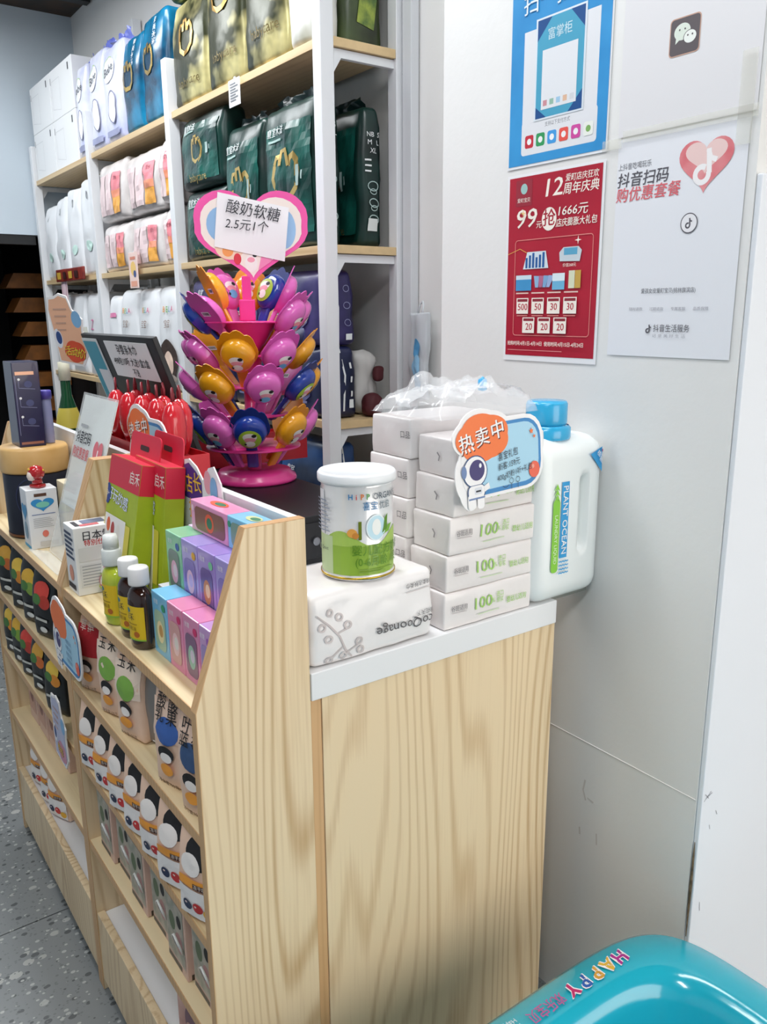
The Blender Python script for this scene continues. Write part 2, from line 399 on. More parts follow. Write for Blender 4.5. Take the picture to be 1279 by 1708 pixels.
# ================================================================ COUNTER
ct = thing('checkout_counter', 'pale wood checkout counter body with wide ash grain end panel', 'counter', (.83, .969, 0))
T0 = Matrix.Translation((-.83, -.969, 0))
MB().bbox(.5835, 1.0925, .969, .987, 0, .930, WOODV, .001, T0).build('end_panel', ct)
MB().bbox(.5645, .583, .971, .987, 0, .930, EDGE, .001, T0).build('edge_strip', ct)
MB().bbox(1.0745, 1.0925, .9875, 2.40, .05, .930, WOODV, .001, T0).build('inner_panel', ct)
MB().bbox(.5645, .58, .9875, 2.40, 0, .930, WOODV, .001, T0).build('front_panel', ct)
MB().bbox(.5805, 1.074, 2.38, 2.40, 0, .930, WOODV, .001, T0).build('end_panel', ct)
wt = MB().bbox(.5645, 1.0925, .966, 2.42, .9305, .975, M('#E9E9EA', .3), .0015, ).build('worktop')
MB().box(1.0927, 1.195, .985, 1.05, .968, .9748, M('#8C8F88', .4, .5)).build('support_bracket', wt); wt['label'] = 'long white laminate worktop along the top of the checkout counter'; wt['category'] = 'worktop'

PROF = [(.3845, .002), (.3845, .965), (.47, 1.212), (.5636, 1.212), (.5636, .002)]
SH = (.763, .585, .39)
def shelf_unit(label, y0, y1, far):
    u = thing('shelf_unit', label, 'shelf unit', (.47, (y0+y1)/2, 0)); T = Matrix.Translation((-.47, -(y0+y1)/2, 0))
    for a in (y0, y1-.017):
        sb = MB().prism(PROF, a, a+.017, WOODV, T).build('side_board', u)
        e = MB()
        for (xa, za), (xb, zb) in zip(PROF[:3], PROF[1:4]):
            nx, nz = -(zb-za), xb-xa; l = math.hypot(nx, nz); nx, nz = nx/l*.0012, nz/l*.0012
            e.prism([(xa, za), (xb, zb), (xb+nx, zb+nz), (xa+nx, za+nz)], a, a+.017, EDGE, T)
        e.build('edge_band', sb)
    ia, ib = y0+.0175, y1-.0175
    for z in (.965,)+SH:
        s = MB().bbox(.387, .549, ia, ib, z-.018, z, WOODH, .001, T).build('shelf_board', u)
        MB().box(.3855, .3869, ia, ib, z-.018, z, EDGE, T).build('edge_band', s)
    MB().box(.549, .5636, ia, ib, .962, 1.212, M('#E4E4E6', .4), T).build('back_panel', u)
    MB().box(.5495, .5636, ia, ib, .03, .9615, WOODV, T).build('back_panel', u)
    MB().bbox(.3855, .402, ia, ib, .03, .205, WOODV, .001, T).build('plinth_front', u)
    MB().bbox(.4025, .549, ia, ib, .185, .2, M('#EDEDEF', .3), .001, T).build('base_tray', u)
    return u
shelf_unit('near pale wood shelf unit with sloping side boards on the counter front', .969, 1.645, False)
shelf_unit('far pale wood shelf unit holding black pouches on the counter front', 1.646, 2.388, True)

# ================================================================ RACK
YR = 1.937; RX0 = 1.215; PW = .04
rk = thing('display_rack', 'tall white steel rack with wood shelves along the poster wall', 'rack', (1.36, 3.38, 0)); T = Matrix.Translation((-1.36, -3.38, 0))
RW = M('#E3E5E8', .35); PY = (YR, 2.945, 3.865, 4.815)
for k, y in enumerate(PY):
    MB().bbox(RX0, RX0+PW, y, y+PW, 0, 2.75 if k == 0 else 2.35, RW, .002, T).build('post', rk)
    MB().bbox(XW-.045, XW-.005, y, y+PW, 0, 2.75, RW, .002, T).build('post', rk)
for z in (2.178, 1.671, 1.192, .72, .26):
    for k in range(3):
        MB().bbox(RX0+.002, XW-.006, PY[k]+(.001 if k == 0 else .021), PY[k+1]+(.019 if k < 2 else PW), z-.02, z, SHELFW, .001, T).build('shelf_board', rk) if False else \
        MB().bbox(RX0+PW*.3, XW-.046, PY[k]+PW+.001, PY[k+1]-.001, z-.022, z, SHELFW, .001, T).build('shelf_board', rk)
    # the end of the shelf shows between the two end posts
    MB().bbox(RX0+PW+.001, XW-.046, YR+.002, YR+PW, z-.022, z, M('#D6BA8C', .5, var=.06, vscale=30), .001, T).build('shelf_end', rk)
    for y in PY:
        bm = MB().prism([(RX0+PW, z-.024), (XW-.045, z-.024), (XW-.045, z-.045), (RX0+PW+.03, z-.045), (RX0+PW+.004, z-.085), (RX0+PW, z-.085)], y+.012, y+.026, RW, T).build('bracket', rk)
sc = MB()
for z in (2.3, 2.12, 1.63, 1.3):
    MB().lathe([(.006, 0), (.006, .003), (.003, .005)], M('#A9ACB0', .3, .8), 10, T @ Matrix.Translation((XW-.02, YR-.0005, z)) @ Matrix.Rotation(R(90), 4, 'X')).build('screw', rk)
MB().bbox(XW-.03, XW-.003, YR-.045, YR-.006, 0, 2.8, M('#D5D8DC', .4), .002).build('wall_post')
wp = bpy.data.objects['wall_post']; wp['label'] = 'narrow grey white upright fixed to wall beside the rack end'; wp['category'] = 'post'
# ================================================================ GOODS ON THE RACK
GOLD = M('#D9B66A', .25, .85); TEXTW = M('#E6EAEA', .5)
def bear_mark(p, x, y, s, mat=None, k=1.35):      # open rounded outline with two arches on top, like the gold emblem
    mat = mat or GOLD
    p.stroke([(x-.45*s*k, y+.25*s), (x-.5*s*k, y-.1*s), (x-.42*s*k, y-.5*s), (x-.15*s*k, y-.68*s), (x+.2*s*k, y-.66*s), (x+.45*s*k, y-.45*s), (x+.5*s*k, y-.05*s), (x+.45*s*k, y+.25*s), (x+.33*s*k, y+.42*s), (x+.2*s*k, y+.35*s), (x+.14*s*k, y+.15*s)], s*.2, mat)
    p.stroke([(x-.45*s*k, y+.25*s), (x-.38*s*k, y+.45*s), (x-.24*s*k, y+.45*s), (x-.2*s*k, y+.2*s)], s*.17, mat)
    p.stroke([(x-.2*s*k, y+.2*s), (x-.14*s*k, y+.58*s), (x+.06*s*k, y+.6*s), (x+.14*s*k, y+.15*s)], s*.17, mat)
def pack(name, label, cat, w, d, h, yc, z, body, deco=None, side=None, x0=1.228, group=None, rz=FACE_ROOM, puff=.012, wr=.006, seed=0, seal=.25, loc=None, top=None, flap=None, r=.02, tilt=0):
    seed = seed or int(yc*97+z*31) % 89
    t = thing(name, label, cat, loc or (x0+d/2+puff, yc, z+.001), rz, group)
    if tilt: t.rotation_euler[0] = R(tilt)
    s = Shape(w, d, h, r=min(r, d*.4), n=10, puff=puff, spuff=.006, seal=seal, wr=wr, seed=seed)
    MB().shape(s, body).build('pack_body', t, True)
    if deco:
        p = Print(s.front(), sub=8, base=.003, step=.0006); deco(p, w, h); p.build(t)
    if side:
        p = Print(s.side(1), sub=6, base=.0025); side(p, d, h); p.build(t, 'side_print')
    if flap:      # crumpled film gathered above the pack
        MB().grid(lambda u, v: Vector(((u-.5)*w*(.9-.25*v), noise.noise(Vector((u*5+seed, v*3, 0)))*.03, h-.012+v*flap[0]*(.75+.35*noise.noise(Vector((u*4, seed, 1)))))), 12, 4, flap[1]).build('film_flap', t, True)
    return t
OLIVE = M('#2C3018', .3, .3, c2='#D9CE90', vscale=6.5, ramp=(.47, .66), bump=.25, bscale=14)  # pale gold end of the ramp paints foil highlights onto the olive
def d_gold(p, w, h):
    bear_mark(p, 0, h*.62, .075, M('#B9914A', .3, .7)); p.text('babycare', .01, h*.2, .04, M('#7B6A3C', .4, .5), sx=1.1)
G = 'olive and gold foil packs on the top rack shelf'
pack('diaper_pack', 'olive and gold foil pack farthest left of the near bay top shelf', 'diaper pack', .28, .15, .33, 2.795, 2.178, OLIVE, d_gold, group=G)
pack('diaper_pack', 'dark green foil pack lying on top of the leftmost olive gold pack', 'diaper pack', .27, .14, .2, 2.80, 2.512, M('#3B4A2A', .3, .2, c2='#73894F', vscale=6), None, group=G)
pack('diaper_pack', 'tall olive gold foil pack, second from left on near bay top shelf', 'diaper pack', .25, .15, .42, 2.525, 2.178, OLIVE, d_gold, group=G, seed=5)
pack('diaper_pack', 'tall olive gold foil pack above the hanging price card', 'diaper pack', .25, .15, .43, 2.268, 2.178, OLIVE, d_gold, group=G, seed=9)
pack('diaper_pack', 'pale silvery pack on the top shelf next to the rack end post', 'diaper pack', .145, .07, .42, 2.063, 2.178, M('#E2E2DC', .35, c2='#8E8F6C', vscale=7, ramp=(.5, .75)), None, group=G)
def s_dark(p, w, h): p.poly([(-.03, .06), (.03, .05), (.045, .16), (-.01, .19)], M('#4E6B34', .4, c2='#A3B24A', vscale=25))
pack('diaper_pack', 'dark moss green pack at the wall end of the top shelf', 'diaper pack', .13, .125, .42, 2.053, 2.178, M('#2A3020', .35, c2='#4A5A36', vscale=9), None, s_dark, x0=1.318, group=G, puff=.004)
# dark green packs, middle shelf
TEAL = M('#081B19', .32, c2='#0E3A33', vscale=6, ramp=(.4, .7), bump=.2, bscale=12); NAVYG = M('#0F2423', .32, bump=.2, bscale=14)
def d_teal(sz):
    def f(p, w, h):
        p.rect(-w*.42, h*.1, w*.42, h*.86, M('#0B2F2B', .3, c2='#1A6459', vscale=9, ramp=(.38, .68)), 16)
        bear_mark(p, -w*.02, h*.53, sz)
        p.text('皇室木法', -w*.22, h*.82, .026, TEXTW, bold=.01); p.rect(-w*.36, h*.755, -w*.08, h*.77, M('#A9C4BF', .5))
        p.rect(w*.2, h*.42, w*.24, h*.56, M('#9FB6B3', .5)); p.rect(w*.27, h*.46, w*.29, h*.52, M('#9FB6B3', .5))
        p.text('babycare', 0, h*.13, .036, GOLD)
    return f
def s_teal(p, d, h):
    ln = M('#AFC6C2', .5)
    for k, t in enumerate(('NB  S', 'M   L', 'XL')): p.text(t, 0, h*(.8-.055*k), .018, TEXTW)
    for k in range(3):
        p.rect(-d*.35, h*(.62-.04*k), -d*.1, h*(.632-.04*k), TEXTW)
        y = h*(.44-.12*k); p.ring(0, y, .016, .012, .0025, ln, 14); p.ring(0, y-.014, .011, .007, .002, ln, 12)
    p.rect(-.02, h*.12, .012, h*.12+.032, M('#D8DEDC', .5))
G2 = 'dark green packs with a gold emblem'
pack('diaper_pack', 'short dark green pack with gold emblem, upper of the stacked pair', 'diaper pack', .33, .1, .235, 2.745, 1.907, TEAL, d_teal(.06), group=G2)
pack('diaper_pack', 'short dark green pack with gold emblem, lower of the stacked pair', 'diaper pack', .33, .1, .235, 2.745, 1.671, TEAL, d_teal(.06), group=G2, seed=4)
pack('diaper_pack', 'dark green gold emblem pack right above the heart sign', 'diaper pack', .25, .09, .385, 2.44, 1.671, TEAL, d_teal(.085), group=G2, flap=(.05, NAVYG))
pack('diaper_pack', 'largest dark green gold emblem pack beside the rack front post', 'diaper pack', .3, .075, .39, 2.152, 1.671, TEAL, d_teal(.1), s_teal, group=G2, flap=(.05, NAVYG))
pack('diaper_pack', 'dark green pack with size chart on its end by the wall post', 'diaper pack', .28, .075, .37, 2.13, 1.671, TEAL, d_teal(.08), s_teal, x0=1.365, group=G2, puff=.004, flap=(.06, NAVYG))
# navy packs, lower shelves
NAVY = M('#141D36', .35, c2='#2A2E63', vscale=5, ramp=(.4, .7), bump=.15, bscale=14)
def s_navy(p, d, h):
    p.stroke([(-.012, 0.02), (-.008, h*.5), (-.018, h*.75), (-.026, h*.97)], .006, TEXTW)
    for k in range(3): p.ring(.022, h*(.75-.22*k), .011, .009, .0018, M('#8F92B8', .5), 12)
    p.rect(.012, h*.08, .034, h*.16, TEXTW)
def s_navy2(p, d, h):
    p.stroke([(.006, 0.02), (.01, h*.6), (-.008, h*.97)], .006, TEXTW)
    for k in range(3): p.ring(-.025, h*(.72-.24*k), .013, .012, .002, M('#737AA6', .5), 12); p.rect(.028, h*(.7-.2*k), .034, h*(.78-.2*k), TEXTW)
    p.rect(.024, h*.14, .038, h*.26, TEXTW)
def d_navy(p, w, h): p.text('皇室', -w*.2, h*.75, .03, TEXTW); bear_mark(p, w*.1, h*.45, .06, M('#6E6F9B', .4, .4)); p.rect(-w*.3, h*.2, w*.2, h*.23, M('#7C80A8', .5))
G3 = 'navy blue packs on the lower rack shelves'
for k, (yc, w) in enumerate(((2.135, .29), (2.44, .28), (2.745, .3))):
    pos = ('next to the rack end post', 'in the middle of the shelf', 'at the left end of the shelf')[k]
    pack('diaper_pack', 'navy and purple pack, upper of two stacked ' + pos, 'diaper pack', w, .105, .21, yc, 1.4, M('#1A1D3E', .35, c2='#45377A', vscale=5, bump=.15, bscale=14), d_navy, s_navy if k == 0 else None, group=G3, seed=3+k)
    pack('diaper_pack', 'navy pack with white stripe, lower of two stacked ' + pos, 'diaper pack', w, .11, .205, yc, 1.192, NAVY, d_navy, s_navy2 if k == 0 else None, group=G3, seed=13+k)
    pack('diaper_pack', 'deep blue pack one shelf below the navy packs ' + pos, 'diaper pack', w, .11, .4, yc, .72, M('#132544', .35, c2='#24508A', vscale=5, bump=.15, bscale=14), d_teal(.07) if k else d_navy, s_navy2 if k == 0 else None, group=G3, seed=23+k)
t = thing('cloth_bundle', 'white bundle with maroon ends tucked behind navy packs', 'cloth', (1.405, 2.06, 1.193))
MB().shape(Shape(.07, .1, .19, r=.03, n=6, wr=.02, seed=3, ws=18), M('#C9C7C4', .8)).build('white_cloth', t, True)
MB().shape(Shape(.06, .06, .07, r=.025, n=5, wr=.012, seed=8), M('#4B141C', .7), Matrix.Translation((-.01, -.075, 0))).build('maroon_end', t, True)
MB().shape(Shape(.035, .03, .045, r=.012, n=4, wr=.006, seed=5), M('#4B141C', .7), Matrix.Translation((.024, -.062, .1))).build('maroon_end', t, True)
# bay two
BLUE = M('#0A3A57', .25, c2='#1787B5', vscale=7, ramp=(.4, .68), bump=.2, bscale=12)
def d_blue(p, w, h): bear_mark(p, -w*.1, h*.6, .075); p.text('皇室木法', w*.2, h*.8, .024, TEXTW, rot=-90)
G4 = 'packs on the middle bay top shelf'
pack('diaper_pack', 'glossy teal blue pack with gold emblem next to the bay post', 'diaper pack', .225, .14, .36, 3.113, 2.178, BLUE, d_blue, group=G4, seed=2)
pack('diaper_pack', 'glossy teal blue pack with gold emblem beside the lilac packs', 'diaper pack', .21, .14, .34, 3.335, 2.178, BLUE, d_blue, group=G4, seed=7)
LIL = M('#E4E6F3', .35, c2='#BCC2E8', vscale=7, ramp=(.42, .66)); LBAG = M('#6673D2', .3, trans=.2)
def d_lil(p, w, h):
    p.disc(-w*.05, h*.72, w*.3, h*.13, M('#EDF0F4', .5)); p.ring(-w*.05, h*.72, w*.3, h*.13, .004, M('#B4CF9C', .5), 24, 60, 200); p.text('Bebe', -w*.05, h*.72, .05, M('#50525E', .5), rot=12)
    p.disc(w*.08, h*.34, w*.2, h*.16, M('#F3F3F8', .5)); p.ring(w*.08, h*.34, w*.2, h*.16, .004, M('#7E7FA4', .5)); p.rect(-w*.35, h*.06, w*.35, h*.12, M('#9FA3C4', .5))
pack('diaper_pack', 'white and lilac pack right beside the teal blue packs', 'diaper pack', .21, .14, .37, 3.56, 2.178, LIL, d_lil, group=G4, flap=(.08, LBAG))
pack('diaper_pack', 'white and lilac pack just right of the second bay post', 'diaper pack', .19, .14, .385, 3.765, 2.178, LIL, d_lil, group=G4, flap=(.08, LBAG), seed=6)
pack('diaper_pack', 'white and lilac pack squeezed between post and white boxes', 'diaper pack', .13, .14, .38, 3.98, 2.178, LIL, d_lil, group=G4, flap=(.07, LBAG), seed=11)
CLR = M('#E9E4E2', .25, c2='#CFC8C6', vscale=10); 
def d_pink(p, w, h):
    n = 3
    for k in range(n):
        x = -w*.4+w*.8*k/n; wv = w*.8/n*.88
        p.rect(x, h*.1, x+wv, h*.78, M('#EBD3D4', .4)); 
        if k == n-1: p.rect(x, h*.48, x+wv, h*.78, M('#EA8C96', .4)); p.rect(x, h*.1, x+wv, h*.36, M('#F3AE4A', .4)); p.rect(x, h*.36, x+wv, h*.48, M('#F29A78', .4)); p.text('成长', x+wv*.5, h*.68, .018, M('#8A3A50', .5))
G5 = 'clear bags of pink and orange packs'
for k, (yc, w, hs) in enumerate(((3.665, .34, (.21, .25)), (3.3, .36, (.21, .235)), (3.055, .11, (.22, .235)))):
    pos = ('by the second bay post', 'in the middle of the bay', 'by the near bay post')[k]
    for q in range(2):
        pack('diaper_bag', ('lower ' if q == 0 else 'upper ') + 'clear bag of pink and orange packs ' + pos, 'diaper bag', w, .13, hs[q]-.012, yc, 1.671+q*hs[0], CLR, d_pink, group=G5, wr=.008, seed=30+k*2+q, flap=(.02, CLR))
WHT = M('#E9EBEE', .35, bump=.2, bscale=16); PINKT = M('#E68AB4', .5)
def d_girl(face):
    def f(p, w, h):
        for k, c in enumerate(('#F0A33A', '#6FBF5A', '#4AA3D8', '#E8558A')): p.text('BELA'[k], -w*.18+w*.12*k, h*.78, .032, M(c, .5), bold=.02)
        p.text('宝宝', 0, h*.64, .034, M('#8A6A5A', .5))
        if face: p.disc(0, h*.3, w*.32, h*.2, M('#3A2A24', .6)); p.disc(.005, h*.27, w*.2, h*.12, M('#E9CDBB', .6)); p.disc(.0, h*.13, w*.3, h*.05, M('#9C8F86', .6))
        else: p.disc(0, h*.42, w*.1, h*.05, M('#4A4648', .6))
    return f
G6 = 'white packs on the middle bay lower shelf'
pack('diaper_pack', 'white pack with dark oval picture next to the bay post', 'diaper pack', .25, .14, .405, 3.115, 1.192, WHT, d_girl(True), group=G6, flap=(.03, WHT), seed=1)
pack('diaper_pack', 'white pack with coloured letters, middle one above the monitor', 'diaper pack', .22, .14, .40, 3.36, 1.192, WHT, d_girl(False), group=G6, flap=(.03, WHT), seed=2)
pack('diaper_pack', 'white pack with coloured letters, left one above the monitor', 'diaper pack', .22, .14, .40, 3.585, 1.192, WHT, d_girl(False), group=G6, flap=(.03, WHT), seed=3)
def d_num(p, w, h): p.text('9', .01, h*.35, .1, M('#6A7688', .5)); p.rect(-w*.3, h*.75, w*.3, h*.8, PINKT)
pack('diaper_pack', 'clear wrapped white pack with a grey numeral beside the second post', 'diaper pack', .15, .13, .38, 3.78, 1.192, WHT, d_num, group=G6, seed=4)
# bay three
BOXW = M('#EDEEEF', .5)
G7 = 'white cartons on the far bay top shelf'
for q in range(2):
    for k, yc in enumerate((4.62, 4.245)):
        t = thing('white_carton', ('upper' if q else 'lower') + ' white carton at the ' + ('far left' if k == 0 else 'right') + ' of the far bay top shelf', 'carton', (1.335, yc, 2.1785+q*.221), FACE_ROOM, G7)
        s = Shape(.368, .2, .22, r=.003, n=1); MB().shape(s, BOXW).build('carton', t)
        p = Print(s.front()); p.stroke([(-.15, .05), (-.02, .03), (-.02, .17), (-.15, .17)], .003, M('#D5D6D8', .6), True); p.rect(.12, .17, .135, .2, M('#4B4C50', .6)); p.rect(-.17, .16, -.163, .19, M('#8A8B90', .6)); p.build(t)
        p = Print(s.side(1)); p.rect(.05, .02, .07, .05, M('#9A9BA0', .6)); p.build(t, 'side_print')
def d_wht(p, w, h): p.rect(w*.05, h*.78, w*.1, h*.86, M('#5A5C64', .5)); p.disc(w*.1, h*.3, w*.15, h*.06, M('#C9E6DD', .5))
for k, yc in enumerate((4.69, 4.475, 4.255, 4.03)):
    pack('diaper_pack', 'plain white crinkled pack, ' + ORD[k] + ' from the left on the far bay middle shelf', 'diaper pack', .21, .14, .37+.02*k, yc, 1.671, WHT, d_wht, group='plain white packs on the far bay', wr=.01, seed=40+k)
for k, yc in enumerate((4.64, 4.36, 4.06)):
    def d_z(p, w, h): p.text('Z', -w*.05, h*.62, .07, PINKT, bold=.02); p.ring(w*.1, h*.25, .04, .05, .008, PINKT, 18); p.rect(-w*.35, h*.4, w*.2, h*.43, M('#E9C3D4', .5))
    pack('diaper_pack', 'white pack printed in pink, ' + ORD[k] + ' from the left on the far bay lower shelf', 'diaper pack', .27, .14, .40, yc, 1.192, WHT, d_z, group='pink printed white packs', seed=50+k, flap=(.03, CLR))
# shelf tags
def tag_card(label, yc, z, w, h, mat, deco, x=1.2115, name='shelf_tag'):
    t = thing(name, label, 'shelf tag', (x, yc, z), FACE_ROOM)
    MB().bbox(-w/2, w/2, -.001, .001, -h, 0, mat, .0008).build('card', t)
    p = Print(lambda u, v, o: Vector((u, -.001-o, v))); deco(p, w, h); p.build(t)
    MB().box(-.006, .006, .0012, .0035, -.02, .006, M('#D0D3D6', .3)).build('clip', t)
def dc1(p, w, h):
    for k in range(7): p.rect(-w*.35, -h*(.2+.1*k), w*(.35 if k % 2 else .15), -h*(.2+.1*k)+.004, M('#7C8086', .6))
tag_card('white price card hanging from the top shelf edge under gold packs', 2.42, 2.172, .075, .075, PAPER, dc1)
def dc2(p, w, h): p.disc(.0, -h*.45, w*.3, h*.2, M('#F0C97A', .6)); p.disc(w*.15, -h*.6, w*.16, h*.1, M('#4A5A8C', .6)); p.rect(-w*.3, -h*.2, w*.3, -h*.12, M('#D98C78', .6)); p.rect(-w*.35, -h*.95, w*.35, -h*.8, M('#E9A890', .6))
tag_card('pink cartoon-edged tag hanging from the middle bay shelf edge', 3.4, 1.735, .1, .14, M('#F1D5CD', .6), dc2)
def dc3(p, w, h): p.ring(0, -h*.6, w*.35, h*.3, .006, M('#B8788C', .6)); p.disc(-w*.1, -h*.15, w*.2, h*.1, M('#C9A23C', .6))
tag_card('small pink tag hanging below the far bay shelf edge', 4.42, 1.71, .1, .15, M('#E3C9D0', .6), dc3)
t = thing('packet_strip', 'dark red strip of snack packets along the far bay shelf edge', 'packets', (1.205, 4.28, 1.652), FACE_ROOM)
s = Shape(.46, .012, .06, r=.004, n=6, wr=.003, seed=2); MB().shape(s, M('#6A1F1C', .4, c2='#93372B', vscale=20)).build('strip', t, True)
p = Print(s.front(), sub=3, base=.002); [p.rect(-.2+.1*k, .012, -.14+.1*k, .045, M(('#C9A23C', '#3A1512')[k % 2], .5)) for k in range(4)]; p.build(t)
# ================================================================ GOODS IN THE SHELF UNITS
rnd = random.Random(7)
ORANGE = M('#F2A03A', .5); PEACH = M('#EBC7AE', .38, var=.03, vscale=30); RED = M('#C92A2C', .45); NB = M('#22304F', .5); CREAM = M('#F1E6DC', .5)
def pouch(label, w, d, h, yc, z, body, deco, x=.402, group=None, jit=4, top=None, name='snack_pouch', cat='pouch', turn=20):
    t = thing(name, label, cat, (x+d/2, yc, z+.001), FACE_ROOM+turn+rnd.uniform(-jit, jit), group)
    s = Shape(w, d, h, r=.008, n=8, puff=.006, seal=.85, wr=.0025, seed=rnd.randint(1, 80), ws=25)
    MB().shape(s, body).build('pouch_body', t, True)
    p = Print(s.front(), sub=5, base=.0018); deco(p, w, h); p.build(t)
    MB().grid(lambda u, v: s.P(-.94+1.88*u, 0, 1) + Vector((0, -.0004, -.002+v*.012)), 8, 1, top or body).build('seal_strip', t, True)
    return t
def fruit(p, x, y, r, mat): p.disc(x, y, r, r*.9, mat, 14, rings=3); p.disc(x-r*.25, y+r*.3, r*.25, r*.18, M('#F4D9CF', .5), 8)
def dp_yog(p, w, h):      # peach pouch with dark hood patch, orange bib patch and fruit
    p.disc(w*.1, h*.8, w*.34, h*.17, INK, 20, rings=5); p.disc(-w*.1, h*.66, w*.26, h*.12, M('#F6EEE8', .5), 18, rings=4)
    p.rect(-w*.4, h*.42, w*.34, h*.52, ORANGE, 6)
    p.rect(-w*.46, h*.06, w*.46, h*.4, M('#F2EDEA', .45), 5)
    p.rect(-w*.02, h*.42, w*.32, h*.48, M('#4A2418', .5)); p.text('冻干块', w*.15, h*.45, w*.1, M('#F0E6DA', .5))
    fruit(p, w*.08, h*.2, w*.13, RED); fruit(p, -w*.2, h*.2, w*.12, NB); p.disc(w*.33, h*.16, w*.12, h*.06, M('#E9B23C', .5), 12, rings=3)
def dp_snack(main, txt, col, under=None):
    def f(p, w, h):
        p.rect(-w*.47, h*.5, w*.47, h*.88, main, 5)
        if under: p.disc(0, h*.6, w*.33, h*.14, under, 18, rings=4)
        for k, c in enumerate(txt): p.text(c, -w*.2+w*.36*(k % 2), h*(.86-.12*(k//2)), w*.3, col, bold=.012)
        p.disc(0, h*.38, w*.22, h*.08, INK, 16, rings=3); p.disc(0, h*.34, w*.16, h*.05, M('#F6EEE8', .5), 14, rings=3)
        p.disc(0, h*.22, w*.2, h*.06, ORANGE, 14, rings=3); p.text('净含量100克', 0, h*.07, w*.11, M('#5A3A30', .5), wd=w*.6)
    return f
G = 'snack pouches on the near unit upper shelf'; S2 = SH[0]
pouch('red and peach snack pouch beside the dividing board on the upper shelf', .075, .035, .158, 1.555, S2, PEACH, dp_snack(M('#B8323C', .45), '草莓', CREAM), group=G)
GREENP = M('#7FB04A', .5)
pouch('peach snack pouch with green corn picture, left of the green pair', .075, .035, .165, 1.43, S2, PEACH, dp_snack(M('#EFD9C6', .45), '玉米', INK, GREENP), group=G)
pouch('peach snack pouch with green corn picture, right of the green pair', .078, .035, .165, 1.325, S2, PEACH, dp_snack(M('#EFD9C6', .45), '玉米', INK, GREENP), group=G)
pouch('silver grey back of a snack pouch behind the green corn pair', .075, .03, .162, 1.27, S2, M('#8E8A86', .35, .4), lambda p, w, h: p.rect(-.01, .01, .01, .012, PAPER), x=.43, group=G)
pouch('peach blueberry snack pouch with black lettering on the upper shelf', .082, .035, .168, 1.135, S2, PEACH, dp_snack(M('#E9C9B4', .45), '酸酸乳果', INK, M('#3E66B0', .5)), group=G)
pouch('peach pouch marked with leaf blueberry characters against the end board', .078, .03, .168, 1.038, S2, PEACH, dp_snack(M('#E9C9B4', .45), '叶黄蓝莓', INK, M('#39557F', .5)), group=G)
G = 'dark hooded peach pouches on the near unit second shelf'
for k, yc in enumerate((1.565, 1.475, 1.385, 1.3, 1.215, 1.13, 1.04)):
    pouch('peach pouch with black top and printed fruit, ' + ORD[k] + ' from the dividing board', .082, .036, .152, yc, SH[1], PEACH, dp_yog, x=.392, group=G)
# flat pink boxes on the third shelf
PKB = M('#D9B7A6', .5); GRYB = M('#8C8F80', .4, c2='#B9AFA0', vscale=40)
for k, yc in enumerate((1.555, 1.46, 1.365, 1.27, 1.175, 1.08)):
    t = thing('snack_box', 'pale pink snack box with white carry loop, ' + ORD[k] + ' from the dividing board', 'box', (.43+.008*(k % 2), yc, SH[2]+.0005), FACE_ROOM, 'pink snack boxes on the near unit third shelf')
    s = Shape(.085, .055, .145, r=.002, n=1); MB().shape(s, PKB).build('carton', t)
    p = Print(s.front()); p.rect(-.038, .02, .038, .135, GRYB); p.disc(-.012, .09, .014, .018, M('#5B6B4C', .5)); p.disc(.015, .06, .016, .02, M('#B98A86', .5)); p.rect(-.038, .005, .02, .014, M('#5F5A50', .5))
    p.disc(.02, .105, .01, .012, INK); p.build(t)
    p = Print(s.side(1)); p.text('草莓', 0, .11, .022, M('#B05A4E', .5), rot=-90); p.rect(-.02, 0.0, .02, .012, M('#4A4034', .5)); p.rect(-.004, .03, .002, .085, M('#B98A76', .5)); p.build(t, 'side_print')
    MB().tube([(-.012+.02, -.0285, .05), (-.014+.02, -.036, .075), (.0+.02, -.038, .088), (.014+.02, -.036, .075), (.012+.02, -.0285, .05)], .0022, M('#E4E4E0', .3), 6).build('carry_loop', t, True)
t = thing('snack_box', 'dusky pink patterned box on the white base tray of near unit', 'box', (.445, 1.16, .2005), FACE_ROOM+4)
s = Shape(.1, .07, .155, r=.002, n=1); MB().shape(s, M('#B98C82', .5, c2='#D9AFA2', vscale=18)).build('carton', t)
p = Print(s.front()); p.disc(.01, .08, .03, .04, M('#7A5A66', .5)); p.disc(.0, .06, .018, .02, M('#C9A08C', .5)); p.build(t)
# far unit: black pouches
BLKP = M('#14181A', .35, bump=.1, bscale=40)
def dp_black(c1, c2):
    def f(p, w, h):
        p.disc(0, h*.7, w*.3, h*.14, M(c1, .5), 16, rings=3); p.disc(w*.12, h*.55, w*.22, h*.1, M(c2, .5), 14, rings=3); p.disc(-w*.16, h*.58, w*.18, h*.08, M('#4A7A3A', .5), 12, rings=3)
        p.rect(-w*.3, h*.26, w*.2, h*.3, M('#C9C9C0', .5)); p.disc(0, h*.14, w*.16, h*.04, M('#D9D9D2', .5), 12, rings=2)
    return f
CS = (('#D9A23C', '#C9682C'), ('#E8C24A', '#D98A2C'), ('#E3B23C', '#7FA03C'), ('#D8463A', '#B83A2C'))
for k, yc in enumerate((2.27, 2.13, 2.02, 1.9)):
    pouch('black fruit-print pouch, ' + ORD[k] + ' from the far end, far unit upper shelf', .09, .04, .165, yc, SH[0], BLKP, dp_black(*CS[k]), group='black pouches on the far unit upper shelf')
for k, yc in enumerate((2.3, 2.21, 2.11, 2.0, 1.87)):
    pouch('black fruit-print pouch, ' + ORD[k] + ' from the far end, far unit second shelf', .085, .04, .158, yc, SH[1], BLKP, dp_black(*CS[(k+1) % 4]), group='black pouches on the far unit second shelf', x=.40)
